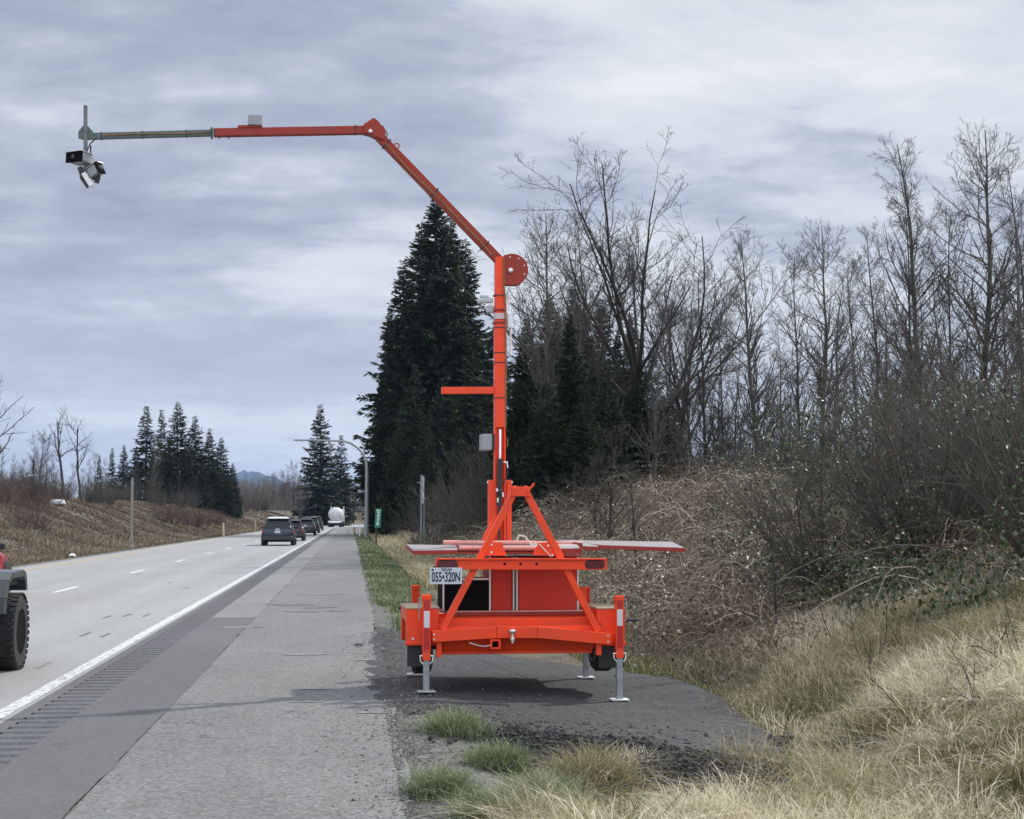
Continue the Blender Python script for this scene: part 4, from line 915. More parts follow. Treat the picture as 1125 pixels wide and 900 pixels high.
# hitch receiver, ball, chain
b = MB(); p = L(543.5, 707.5, .0); c_ = p
for (xa, xb, za, zb_) in ((-.048, .048, .028, .044), (-.048, .048, -.044, -.030), (-.048, -.030, -.03, .028), (.030, .048, -.03, .028)): b.box(c_.x+xa, c_.x+xb, -.06, .12, c_.z+za, c_.z+zb_)
hr = b.build('hitch_receiver', OR, tr, .003)
MB().box(c_.x-.030, c_.x+.030, .02, .03, c_.z-.030, c_.z+.028).build('receiver_hole', M['blackpaint'], hr)
b = MB(); p = L(563, 700, -.07)
b.lathe([(.0, .055), (.026, .050), (.032, .035), (.026, .018), (.014, .010), (.014, -.02), (.022, -.03), (.022, -.05), (.012, -.055), (.012, -.075), (0.001, -.08)], (p.x, -.075, p.z+.02), 'z', 16)
b.build('hitch_ball', M['bolt'], tr, smooth=True)
b = MB(); pts = [L(515, 706, -.02), L(525, 709, -.02), L(533, 710, -.02), L(540, 708.5, -.02)]; b.tube([Vector(q)+Vector((0, -.02, 0)) for q in pts], .006, 6); b.build('safety_chain', M['bolt'], tr)
# --- jacks
def jack(px, ytop, yfoot, ly, side, near=True):
    pt, pf = L(px, ytop, ly), L(px, yfoot, ly); x = pt.x; zt, zf = pt.z, pf.z; h = .038
    zm = L(0, 722 if near else 706, ly).z
    t = MB(); t.box(x-h, x+h, ly-h, ly+h, zm, zt-.01); t.box(x-h-.006, x+h+.006, ly-h-.006, ly+h+.006, zt-.045, zt); ja = t.build('jack', OR, tr, .006)
    MB().box(x-.028, x+.028, ly-.028, ly+.028, zf+.012, zm+.002).build('jack_leg', M['galv'], ja, .004)
    f = MB(); f.add([(x-.08, ly-.07, zf+.005), (x+.08, ly-.07, zf+.005), (x+.08, ly+.07, zf+.005), (x-.08, ly+.07, zf+.005), (x-.055, ly-.05, zf+.0), (x+.055, ly-.05, zf), (x+.055, ly+.05, zf), (x-.055, ly+.05, zf)], [(0,1,5,4),(1,2,6,5),(2,3,7,6),(3,0,4,7),(4,5,6,7)])
    f.box(x-.082, x+.082, ly-.072, ly+.072, zf+.006, zf+.014); f.build('foot_plate', M['white'] if side > 0 else M['alu'], ja)
    c = MB(); xo = x+side*.068
    c.tube([(x, ly, zt-.03), (xo, ly, zt-.035), (xo, ly-.01, zt-.12), (xo, ly-.01, zt-.225)], .0065, 6); c.build('crank', M['galv'], ja)
    if not (near and side < 0): g = MB(); g.tube([(xo-.0*side, ly-.01, zt-.228), (xo+side*.11, ly-.02, zt-.230)], .013, 8); g.build('crank_grip', M['black'], ja)
    if near:
        y1 = ly-h-.0025
        MB().box(x-.028, x+.028, y1, ly-h-.0005, zm+.02, L(0, 694.5, ly).z).build('red_tape', M['tape_red'], ja)
        MB().box(x-.026, x+.026, y1, ly-h-.0005, L(0, 694, ly).z, L(0, 675, ly).z).build('silver_tape', M['tape_silver'], ja)
        MB().box(x-.028, x+.028, y1, ly-h-.0005, L(0, 674.5, ly).z, zt-.05).build('red_tape', M['tape_red'], ja)
        zc = L(0, 730, ly).z
        cl_ = MB(); cl_.box(x-.036, x+.036, ly-.036, ly+.036, zc-.012, zc+.058); cl_.build('jack_collar', OR, ja, .004)
        k = MB(); k.tube([(x-.062, ly-.02, zc+.03), (x+.062, ly-.02, zc+.03)], .008, 8)
        k.tube([(x-.060, ly-.02, zc+.03), (x-.055, ly-.03, zc-.02), (x-.03, ly-.04, zc-.045)], .005, 6); k.tube([(x+.060, ly-.02, zc+.03), (x+.055, ly-.03, zc-.02), (x+.03, ly-.04, zc-.045)], .005, 6); k.build('lock_pin', M['bolt'], ja)
    return ja
jack(468.5, 653.5, 760.5, -.02, -1); jack(680, 654.5, 769.5, -.02, 1)
jack(456.5, 643, 741.5, 1.55, -1, False); jack(643.5, 645, 745, 1.55, 1, False)
# jack arms joining jacks to chassis
b = MB()
for (a, c2) in (((472, 699), (484, 699)), ((676, 701), (660, 701))): seg(b, a, c2, .10, .05, .10)
b.build('jack_bracket', OR, tr, .004)
# --- fender boxes with timber tops, flaps, wheels
def fender(xa, xb, ztp, zbt, flap, side):
    ya, yb = .10, .80
    b = MB(); b.prismx([(ya, zbt), (ya, ztp), (yb, ztp), (yb, zbt), (yb-.06, zbt), (yb-.12, ztp-.12), (ya+.14, ztp-.12), (ya+.08, zbt)], xa, xb)
    b.box(xa-.012, xb+.012, ya-.012, ya+.03, zbt-.004, zbt+.035)
    fb = b.build('fender', OR, tr, .008)
    MB().box(xa-.005, xb+.005, ya-.005, yb+.005, ztp+.002, ztp+.018).build('timber_top', M['plywood'], fb, .003)
    b = MB()
    for xx in (xa+.06, xb-.05): b.tube([(xx, ya-.022, zbt+.06), (xx, ya-.008, zbt+.06)], .012, 8)
    b.build('bolt', M['bolt'], fb)
    MB().box(flap[0], flap[1], ya+.06, ya+.07, flap[2], zbt+.06).build('mud_flap', M['black'], tr)
    w = MB(); r_ = .265; cx_, cy_, cz_ = (xa+xb)/2-.02*side, .46, .405
    w.lathe([(.16, -.09), (r_-.03, -.09), (r_, -.06), (r_, .06), (r_-.03, .09), (.16, .09)], (cx_, cy_, cz_), 'x', 32)
    wh = w.build('wheel', M['rubber'], tr, smooth=True)
    MB().lathe([(.001, -.06), (.15, -.07), (.165, -.095), (.165, .095), (.15, .07), (.001, .06)], (cx_, cy_, cz_), 'x', 24).build('rim', M['white'], wh, smooth=True)
lz = L(0, 673, .1).z; lb_ = L(0, 714, .1).z
fender(L(446.5, 700, .1).x, L(482, 700, .1).x, lz, lb_, (L(447.5, 700, .16).x, L(475.5, 700, .16).x, L(0, 738.5, .16).z), -1)
lz = L(0, 675, .1).z; lb_ = L(0, 717, .1).z
fender(L(656, 700, .1).x, L(686.5, 700, .1).x, lz, lb_, (L(658, 700, .16).x, L(686, 700, .16).x, L(0, 743, .16).z), 1)
MB().box(-.85, .85, .42, .50, .37, .43).build('axle', M['black'], tr)
# --- cabinets on the deck
yc = .64
p0, p1 = L(487.5, 678, yc), L(538, 636.5, yc)
b = MB(); b.box(p0.x, p1.x, yc, yc+.62, zd+.008, p1.z); bb = b.build('battery_box', M['blackpaint'], tr, .004)
b = MB(); b.box(p0.x-.005, p1.x+.004, yc-.008, yc+.01, p1.z-.006, p1.z+.012); b.box(p1.x-.006, p1.x+.010, yc-.010, yc+.01, zd+.008, L(0, 612, yc).z); b.box(p0.x-.012, p0.x+.004, yc-.009, yc+.01, zd+.008, p1.z)
b.build('box_edge', M['alu'], bb)
q0, q1 = L(539.5, 678, yc), L(562.5, 612, yc); MB().box(q0.x+.003, q1.x, yc+.01, yc+.70, zd+.008, q1.z).build('equipment_cabinet', M['cabinet'], tr, .004)
q0, q1 = L(569.5, 678, yc), L(633, 612, yc); cb = MB().box(q0.x, q1.x, yc-.02, yc+.70, zd+.008, q1.z).build('equipment_cabinet', M['cabinet'], tr, .004)
b = MB(); b.bar(L(564, 677, yc+.0), L(564, 612, yc+.0), .012, .02); b.bar(L(568, 677, yc+.0), L(568, 612, yc), .014, .02); b.build('upright_strip', M['alu'], tr)
b = MB(); b.bar(L(566, 677, yc+.03), L(566, 612, yc+.03), .03, .01); b.build('strip_backing', simple('tan_strip', (.30, .21, .11), .6, 0, .5, 30), tr)
b = MB()
for k in range(9): p = L(574+6.3*k, 676.6, yc-.03); b.tube([(p.x, yc-.034, p.z), (p.x, yc-.0205, p.z)], .008, 6)
b.build('rivet', M['strap'], cb)
MB().bar(L(634.5, 677, yc), L(634.5, 612, yc), .016, .04).build('cabinet_edge', M['alu'], cb)
b = MB(); b.bar(L(641, 690, .8), L(641, 645, .8), .06, .05); b.build('inner_post', OR, tr, .004)
# --- solar panels, three leaves nearly edge-on
def panel(P4, th=.036):                                # front left, front right, back right, back left corners of the top face
    P4 = [Vector(p) for p in P4]; dn = Vector((0, 0, -th)); b = MB(); b.hexa([p+dn for p in P4]+P4); o = b.build('solar_panel', BR, tr, .003)
    c = sum(P4, Vector())/4; up = Vector((0, 0, .0015)); Q = [p+(c-p)*.022+up for p in P4]
    MB().hexa(Q+[q+Vector((0, 0, .004)) for q in Q]).build('panel_glass', M['solar'], o); return o
panel([L(454, 605.2, .30), L(503, 604.6, .30), L(503, 599.6, 1.3), L(446, 598.8, 1.3)])
panel([L(504.5, 604, .36), L(638, 603, .36), L(634, 595.5, 1.4), L(500, 596.2, 1.4)])
panel([L(659, 599.2, .45), L(753, 602.3, .45), L(739, 595.8, 1.5), L(606, 593.6, 1.5)])
panel([L(640, 600.5, .42), L(658, 601, .42), L(652, 597.6, .8), L(640, 597.4, .8)])
b = MB()
b.tube([L(487, 596, .9), L(588, 596.5, .9)], .022, 10); b.tube([L(487, 596, 1.05), L(640, 596.5, 1.05)], .016, 10)
b.tube([L(505, 602.5, .34), L(590, 602.8, .34)], .024, 10); b.build('panel_torsion_tube', simple('pale_pink_tube', (.62, .26, .22), .4, .1, .15, 8), tr, smooth=True)
b = MB(); b.bar(L(504, 607.5, .33), L(636, 607.8, .33), .018, .02); b.bar(L(600, 610.5, .33), L(638, 610.8, .33), .018, .02); b.bar(L(638, 598, .33), L(638, 612, .33), .014, .02); b.build('panel_rail', BR, tr, .002)
b = MB(); b.tube([L(568, 594, .5), L(570, 588, .5), L(577, 589.5, .5), L(580, 594, .5), L(584, 598, .48), L(581, 602, .46), L(588, 597, .45), L(592, 599, .44), L(586, 604, .44), L(580, 601, .45)], .010, 6); b.build('cargo_strap', M['strap'], tr)
# --- mast
ym = 1.05
def ln(px, py, dy=0): return L(px, py, ym+dy)
b = MB(); b.bar(ln(548.6, 598), ln(548.6, 469), .075, .03, (0, 1, 0)); b.bar(ln(543.5, 598, -.03), ln(543.5, 469, -.03), .016, .09); b.bar(ln(554, 598, -.03), ln(554, 469, -.03), .016, .09)
mast = b.build('mast', OR, tr, .003)
b = MB(); b.bar(ln(548.7, 470, -.02), ln(548.7, 352, -.02), .108, .11); b.bar(ln(548.6, 353, -.02), ln(548.6, 283, -.02), .092, .10); b.build('mast_tube', OR, mast, .006)
b = MB()
for py in (360.5, 388, 399, 437.5, 325): b.bar(ln(542.4, py, -.02), ln(554.9, py, -.02), .010, .118)
b.build('mast_strap', M['black'], mast)
b = MB(); b.bar(ln(542, 341, -.02), ln(555.5, 341, -.02), .022, .13); b.bar(ln(542, 355, -.02), ln(555.5, 355, -.02), .020, .13); b.build('mast_collar', BR, mast, .003)
MB().bar(ln(543, 348, -.02), ln(554.6, 348, -.02), .06, .122).build('reflective_band', simple('pale_band', (.55, .42, .40), .4, 0, .1, 20), mast, .003)
b = MB(); b.tube([ln(553.5, 283, -.075), ln(553.6, 312, -.085), ln(555.3, 340, -.09), ln(555.8, 400, -.08), ln(555.4, 470, -.07)], .010, 6); b.build('cable', M['cable'], mast)
b = MB(); b.bar(ln(540.5, 598), ln(540.5, 527.5), .075, .12); b.bar(ln(558.5, 598), ln(558.5, 527.5), .05, .12)
b.bar(ln(531, 600, -.08), ln(547, 566, -.08), .085, .03); mf = b.build('mast_foot', OR, tr, .004)
b = MB(); b.tube([ln(535, 530), ln(563, 530)], .013, 8); b.build('mast_pivot_pin', M['bolt'], mf)
b = MB(); b.tube([ln(549.4, 504, -.12), ln(548.6, 545, -.12), ln(548.4, 556, -.12)], .027, 14); b.tube([ln(548.5, 556, -.12), ln(548.4, 594, -.12)], .013, 10); b.tube([ln(545.5, 540, -.15), ln(552, 540, -.15)], .02, 8)
hc = b.build('hydraulic_cylinder', M['black'], tr, smooth=True)
MB().tube([ln(549.6, 472, -.12), ln(549.4, 505, -.12)], .013, 12).build('piston_rod', M['chrome'], hc, smooth=True)
b = MB(); b.tube([ln(553, 508, -.12), ln(557, 508, -.12), ln(557.5, 514, -.12)], .010, 8); b.tube([ln(546, 536.5, -.16), ln(546, 540, -.16)], .013, 8); b.tube([ln(552, 541, -.16), ln(552.4, 546, -.16)], .011, 8); b.tube([ln(547, 547, -.16), ln(547, 552, -.16)], .011, 8); b.build('cylinder_fitting', M['chrome'], hc)
b = MB(); b.tube([ln(557.4, 513, -.12), ln(557.8, 521, -.12), ln(556, 526, -.12), ln(553, 531, -.13)], .008, 6); b.build('hydraulic_hose', M['black'], hc)
b = MB(); b.tube([ln(554.5, 482, 0), ln(557.4, 482, 0), ln(557.4, 490, 0), ln(554.5, 490, 0)], .006, 6); b.build('mast_eyelet', M['cable'], mast)
# side arm, grey box
MB().bar(ln(485, 429.3, -.02), ln(543, 429, -.02), .068, .07).build('side_arm', OR, tr, .004)
b = MB(); p, q = ln(528, 495, -.02), ln(539.5, 477.2, -.02); b.box(p.x, q.x, ym-.10, ym+.10, p.z, q.z); jb = b.build('junction_box', M['panelgrey'], tr, .012)
MB().box(q.x+.001, q.x+.030, ym-.085, ym+.08, p.z+.006, q.z-.004).build('box_bracket', M['black'], jb)
# radio units
b = MB(); p, q = ln(556.8, 361, .0), ln(562.3, 344, .0); b.box(p.x, q.x, ym-.05, ym+.04, p.z, q.z)
ra = b.build('radio_unit', M['white'], tr, .008)
b = MB(); b.tube([ln(556.5, 344), ln(556.5, 324)], .010, 8); b.tube([ln(559.3, 344), ln(559.3, 323.5)], .007, 8); b.tube([ln(560.8, 361), ln(561.2, 389)], .009, 8); b.build('antenna', M['white'], ra, smooth=True)
b = MB()
b.bar(ln(524.5, 331, .0), ln(541.5, 330, .0), .05, .06); b.bar(ln(534, 340, .02), ln(543, 340, .02), .07, .06); b.bar(ln(527, 326, .03), ln(536, 326, .03), .03, .05); b.build('radio_unit', simple('pale_grey_unit', (.42, .44, .46), .5, 0, .2, 20), tr, .012)
b = MB(); b.tube([ln(529, 336, .0), ln(529, 342, .0)], .008, 6); b.tube([ln(541, 325, 0), ln(556, 325, 0)], .008, 6); b.build('radio_clamp', M['galv'], tr)
# hub disc
c = ln(562, 297.2, -.02); rd = .163; pts = []
for k in range(0, 41):
    a = math.radians(118-(118+72)*k/40); pts.append((c.x+rd*math.cos(a), c.z+rd*math.sin(a)))
pts.append((ln(553, 314.6).x, c.z-rd*.95)); pts.append((ln(553, 280).x, c.z+rd*.93))
hub = MB().prism(pts, ym-.075, ym+.035).build('hub_disc', BR, tr, .006)
p = ln(561, 297.3, -.09); b = MB(); b.lathe([(.024, 0), (.024, -.03), (.012, -.038)], (p.x, ym-.076, p.z), 'y', 14); b.build('pivot_bolt', M['bolt'], hub)
b = MB()
for a in (100, 60, 20, -20): b.tube([(c.x+rd*.80*math.cos(math.radians(a)), ym-.080, c.z+rd*.80*math.sin(math.radians(a))), (c.x+rd*.80*math.cos(math.radians(a)), ym-.074, c.z+rd*.80*math.sin(math.radians(a)))], .007, 6)
b.tube([ln(567, 315), ln(571, 322), ln(573, 328)], .006, 6); b.build('hub_screw', M['bolt'], hub)
# inclined boom
A, Bq = ln(549.0, 287, -.02), ln(410, 143.5, -.02)
b = MB(); b.bar(A, Bq, .092, .09); bo = b.build('boom_arm', BR, tr, .005)
b = MB(); n_ = (Bq-A).normalized(); pr = Vector((-n_.z, 0, n_.x))
for (px, py) in ((424.5, 158.5), (477, 212), (532.5, 270)):
    c0 = ln(px, py, -.02); b.bar(c0+pr*.056, c0-pr*.056, .012, .104)
b.build('boom_strap', M['black'], bo)
b = MB(); pc_ = lambda px, py, o_: ln(px, py, -.02)-pr*o_+Vector((0, -.05, 0))
b.tube([pc_(424, 158, -.01), pc_(450, 186, -.022), pc_(477, 212, -.018), pc_(505, 240, -.024), pc_(532, 270, -.012), pc_(541, 280, -.02)], .009, 6); b.build('cable', M['cable'], bo)
b = MB(); c0 = ln(435.8, 160.5, -.02); ring = [c0+Vector((.026*math.cos(a), 0, .026*math.sin(a))) for a in np.linspace(0, 2*PI, 14)]; b.tube(ring, .007, 6); b.build('lifting_eye', BR, bo)
b = MB(); b.tube([ln(411, 133), ln(421, 139), ln(425.5, 147), ln(424, 155)], .006, 6); b.build('hose_loop', M['black'], bo)
# knee plates
poly = [(399, 138.5), (410, 131.5), (414.5, 134.5), (423.5, 146), (422, 156), (412, 152.5), (406, 149.5), (399.5, 148.2)]
kn = MB().prism([(ln(a, c2, 0).x, ln(a, c2, 0).z) for a, c2 in poly], ym-.085, ym+.045).build('knee_joint', BR, tr, .005)
p = ln(407, 144.5, -.09); MB().lathe([(.020, 0), (.020, -.02), (.01, -.026)], (p.x, ym-.086, p.z), 'y', 12).build('pivot_bolt', M['bolt'], kn)
# horizontal boom
A, Bq = ln(404, 143.2, -.02), ln(234.5, 146.2, -.02); b = MB(); b.bar(A, Bq, .080, .08); hb_ = b.build('boom_extension', BR, tr, .005)
b = MB(); b.bar(ln(391, 143.4, -.02), ln(391, 143.4, -.02)+Vector((-.012, 0, 0)), .09, .09)
b.bar(ln(232.6, 141.4, -.02), ln(232.6, 151.6, -.02), .018, .11); b.bar(ln(235.5, 142.5, -.02), ln(235.5, 150, -.02), .012, .1); b.build('boom_collar', M['black'], hb_)
b = MB(); b.tube([ln(241, 151), ln(241, 152.6)], .008, 6); b.tube([ln(251.5, 151), ln(251.5, 153)], .008, 6); b.build('cable_clip', M['galv'], hb_)
MB().bar(ln(261.5, 140.2, -.02), ln(288.3, 139.8, -.02), .026, .1).build('box_shelf', BR, hb_, .002)
b = MB(); p, q = ln(272.5, 138.8, -.02), ln(288, 128.2, -.02); b.box(p.x, q.x, ym-.09, ym+.05, p.z, q.z); b.build('boom_box', M['panelgrey'], tr, .006)
A, Bq = ln(232, 146.4, -.02), ln(92, 150.2, -.02); b = MB(); b.bar(A, Bq, .060, .06); it = b.build('inner_boom', M['greentube'], tr, .004)
b = MB()
for px in (111.5, 156.5, 205): c0 = ln(px, 146.4+(232-px)*.027, -.02); b.bar(c0+Vector((0, 0, .036)), c0-Vector((0, 0, .036)), .009, .07)
b.build('boom_strap', M['black'], it)
b = MB(); b.tube([ln(112, 149, -.06), ln(150, 147.2, -.06), ln(200, 146.8, -.06), ln(231, 145.4, -.06)], .006, 5); b.build('cable', M['cable'], it)
# head: pole, plates, cameras
b = MB(); b.bar(ln(94, 116, -.08), ln(94, 190, -.08), .036, .035); hd = b.build('camera_pole', M['darkgalv'], tr, .004)
po = [(86.8, 146.2), (92, 139.8), (97, 139.8), (103.2, 146.2), (103.2, 153.8), (98, 155.2), (91, 155.2), (86.8, 153.6)]
MB().prism([(ln(a, c2, 0).x, ln(a, c2, 0).z) for a, c2 in po], ym-.062, ym-.052).build('pole_clamp', M['greentube'], hd, .002)
glass_dark = simple('camera_lens', (.015, .016, .02), .1, 0, .1, 5)
def camunit(px, py, lx, rz, ry, w, h, label):
    c0 = ln(px, py, -.08); bd = MB(); bd.box(-lx, lx, -w, w, -h, h); o = bd.build('camera_housing', M['panelgrey'], tr, .012)
    o.location = (c0.x, c0.y, c0.z); o.rotation_euler = (0, ry, rz); o['label'] = label
    f = MB().box(-lx-.02, -lx+.002, -w-.008, w+.008, -h-.008, h+.008).build('camera_face', M['blackpaint'], o, .008)
    l = MB(); l.lathe([(.001, -lx-.030), (h*.5, -lx-.030), (h*.55, -lx-.0205)], (0, 0, 0), 'x', 16); l.build('lens', glass_dark, o)
    MB().box(-lx-.035, lx*.8, -w-.004, w+.004, h+.003, h+.009).build('sun_shield', M['alu'], o)
    return o
camunit(89, 175, .085, .95, .05, .095, .045, 'white camera facing left and toward the road, black front')
camunit(104, 189, .06, 2.6, .5, .05, .05, 'dark camera tilted down at the right of the pole')
b = MB(); a_, c_ = ln(91.5, 190, -.12), ln(100.5, 204.5, -.12); b.bar(a_, c_, .045, .02); b.build('illuminator', M['alu'], tr, .003)
b = MB(); b.bar(ln(90.5, 193, -.10), ln(98.5, 205, -.10), .07, .03); b.bar(ln(108, 193, -.06), ln(106, 201, -.06), .045, .05); b.bar(ln(88, 184, -.1), ln(92, 197, -.1), .05, .05); b.bar(ln(97, 182, -.07), ln(104, 197, -.07), .05, .05); b.build('camera_bracket', M['black'], tr, .004)
b = MB(); b.tube([ln(99.6, 160, -.06), ln(99.6, 182, -.06)], .008, 6); b.build('camera_antenna', M['black'], tr)
b = MB(); b.tube([ln(106, 152, -.1), ln(99, 158, -.12), ln(95, 167, -.12), ln(96, 172, -.1)], .006, 6); b.tube([ln(100, 195, -.1), ln(105, 199, -.14), ln(109, 190, -.12), ln(104, 184, -.1)], .005, 6); b.build('camera_cable', M['black'], tr)

# ------------------------------------------------------------------ vehicles (local: x right, y forward, z up; origin at rear bumper on the road)
def carpaint(name, col, rough=.3, coat=.8):
    return simple(name, col, rough, 0, .05, 3, coat=coat*.45, spec=.35)
glass_m = simple('tinted_glass', (.010, .011, .013), .12, 0, .1, 2, spec=.35)
tail_m = simple('tail_light', (.35, .01, .01), .25, 0, .1, 20, coat=.5)
def ring(y, zb, zt, wb, wt, r=.08, n=3):
    c = [(-wb, zb, 1, 1), (wb, zb, -1, 1), (wt, zt, -1, -1), (-wt, zt, 1, -1)]; out = []
    angs = [(PI, 1.5*PI), (1.5*PI, 2*PI), (0, .5*PI), (.5*PI, PI)]
    for (x, z, sx_, sz_), (a0, a1) in zip(c, angs):
        for k in range(n+1):
            a = a0+(a1-a0)*k/n; out.append((x+sx_*r+r*math.cos(a), y, z+sz_*r+r*math.sin(a)))
    return out
def wheel(parent, x, y, r, w, rim_m, tread=False, side=1):
    t = MB(); t.lathe([(r*.60, -w/2), (r*.90, -w/2), (r*.985, -w*.42), (r, -w*.30), (r, w*.30), (r*.985, w*.42), (r*.90, w/2), (r*.60, w/2)], (x, y, r), 'x', 48, caps=False)
    if tread:
        for k in range(34):
            a = 2*PI*k/34
            for j, (xa, xb) in enumerate(((-.52, -.30), (-.26, -.04), (.04, .26), (.30, .52))):
                a2 = a+(j % 2)*PI/34; rr_ = r*1.0; da = PI/34*.62
                P = []
                for rad in (rr_-.01, rr_+.010):
                    for (xx, aa) in ((xa, -da), (xb, -da), (xb, da), (xa, da)): P.append((x+xx*w, y+rad*math.cos(a2+aa), r+rad*math.sin(a2+aa)))
                t.hexa(P)
    wh = t.build('wheel', M['rubber'], parent, smooth=not tread)
    o = side*w/2; m = MB(); m.lathe([(r*.61, o*.98), (r*.58, o*.80), (r*.54, o*.25), (.001, o*.2)], (x, y, r), 'x', 40); rim = m.build('rim', M['blackpaint'], wh, smooth=True)
    s = MB()
    for k in range(8):
        a = 2*PI*k/8; d = Vector((0, math.cos(a), math.sin(a))); s.bar(Vector((x+o*.62, y, r))+d*r*.08, Vector((x+o*.86, y, r))+d*r*.57, r*.10, .03, (1, 0, 0))
    s.lathe([(r*.14, o*.45), (r*.14, o*.80), (r*.10, o*.86)], (x, y, r), 'x', 16)
    s.build('spokes', rim_m, rim); return wh
def suv(name, loc, rz, body, label, W_=.93, Ln=4.6, H=1.66, kind='suv', plate=True):
    e = empty(name, loc, rz); tag(e, label, 'car', 'cars driving away on the road')
    hb = .98 if H > 1.5 else .86
    b = MB(); b.loft([ring(0.0, .42, hb-.10, W_*.86, W_*.84, .10), ring(.07, .33, hb-.02, W_*.96, W_*.93, .12), ring(.5, .30, hb, W_, W_*.95, .12), ring(1.6, .28, hb, W_, W_*.95, .12), ring(Ln-1.5, .28, hb-.01, W_, W_*.95, .12), ring(Ln-.5, .30, hb-.12, W_*.98, W_*.88, .12), ring(Ln-.1, .34, hb-.22, W_*.88, W_*.78, .10), ring(Ln, .42, hb-.30, W_*.78, W_*.70, .08)])
    bd = b.build('body', body, e, smooth=True)
    g = MB(); yr = .12 if kind == 'suv' else .75
    g.loft([ring(yr, hb-.06, hb+.02, W_*.86, W_*.84, .03), ring(yr+.34, hb-.06, H-.12, W_*.90, W_*.63, .10), ring(yr+.8, hb-.06, H-.035, W_*.91, W_*.64, .12), ring(2.4, hb-.06, H-.03, W_*.91, W_*.65, .12), ring(2.9, hb-.06, H-.12, W_*.91, W_*.64, .12), ring(3.55, hb-.08, hb+.0, W_*.89, W_*.82, .03)])
    g.build('windows', glass_m, e, smooth=True)
    rf = MB(); rf.loft([ring(yr+.16, H-.11, H-.075, W_*.58, W_*.52, .014), ring(yr+.5, H-.11, H-.015, W_*.69, W_*.56, .045), ring(1.6, H-.10, H, W_*.695, W_*.57, .045), ring(2.6, H-.12, H-.02, W_*.69, W_*.56, .045)])
    ro = rf.build('roof', body, e, smooth=True)
    p = MB()
    for s in (-1, 1):
        p = MB(); p.bar((s*W_*.87, yr+.04, hb-.04), (s*W_*.62, yr+.36, H-.10), .09, .05, (0, 1, 0)); p.build('pillar', body, e); p = MB(); p.bar((s*W_*.905, 1.6, hb-.05), (s*W_*.68, 1.6, H-.08), .02, .08, (0, 1, 0)); p.build('pillar', body, e); p = MB(); p.bar((s*W_*.90, 3.5, hb-.06), (s*W_*.67, 2.75, H-.10), .03, .06, (0, 1, 0)); p.build('pillar', body, e)
    for s in (-1, 1):
        t = MB(); t.box(min(s*W_*.66, s*W_*.955), max(s*W_*.66, s*W_*.955), .02, .16, hb-.26, hb-.12); t.build('tail_light', tail_m, e, .02)
        m = MB(); m.box(min(s*W_*.9, s*(W_+.14)), max(s*W_*.9, s*(W_+.14)), 3.05, 3.15, hb+.0, hb+.12); m.build('mirror', M['black'], e, .03)
    bp = MB(); bp.loft([ring(-.05, .36, .56, W_*.84, W_*.84, .05), ring(.10, .30, .60, W_*.975, W_*.975, .06)]); bp.build('bumper', simple('bumper_'+name, (.03, .032, .036), .5, 0, .1, 5), e, smooth=True)
    if plate: MB().box(-.16, .16, -.012, .012, hb-.24, hb-.09).build('number_plate', M['platewhite'], e)
    MB().box(-.12, .12, -.006, .02, hb-.04, hb+.01).build('badge', M['alu'], e)
    rr_ = .36 if H > 1.5 else .32
    for s in (-1, 1):
        for yy in (.85, Ln-.9): wheel(e, s*(W_-.10), yy, rr_, .23, M['galv'], side=s)
    ub = MB(); ub.box(-W_*.8, W_*.8, .3, Ln-.3, .22, .34); ub.build('underbody', M['blackpaint'], e)
    return e
navy = carpaint('navy_paint', (.018, .024, .050)); whitep = carpaint('white_car_paint', (.70, .71, .72)); green = carpaint('dark_green_paint', (.030, .045, .045))
darkp = carpaint('dark_car_paint', (.020, .020, .026)); maroon = carpaint('maroon_paint', (.035, .010, .013)); redp = carpaint('red_car_paint', (.30, .010, .018)); blackp = carpaint('black_car_paint', (.012, .012, .014))
def road_x(px, Y): return pxX(px, Y)
e = suv('car', (road_x(305.5, 94), 93.5, 0), 0, navy, 'dark navy suv with a pale roof, nearest car driving away on the road', W_=.95, H=1.68)
for o in e.children:
    if o.name.startswith('roof'): o.data.materials[0] = whitep; o['label'] = 'pale shining roof'
e = suv('car', (road_x(321, 114), 113, 0), 0, maroon, 'maroon hatchback half hidden behind the navy suv', W_=.88, H=1.50, Ln=4.3)
e = suv('car', (road_x(336, 150), 149, 0), 0, green, 'dark green hatchback third in the line of cars', W_=.92, H=1.56, Ln=4.5)
e = suv('car', (road_x(341.5, 172), 171, 0), 0, blackp, 'black suv peeking out behind the dark green hatchback', W_=.93, H=1.72)
e = suv('car', (road_x(346.8, 212), 211, 0), 0, darkp, 'farthest dark suv, next behind the white tanker', W_=.97, H=1.85, Ln=4.8)
e = suv('car', (road_x(337.5, 232), 231, 0), 0, darkp, 'dark car far off in the left lane beside the farthest suv', W_=.95, H=1.8)
# red car in the far lane, front end showing behind the off-roader
e = suv('car', (-8.02, 30.3, 0), 0, redp, 'red car in the left lane, only its front fender and black mirror in view', W_=.90, H=1.60, Ln=5.0)

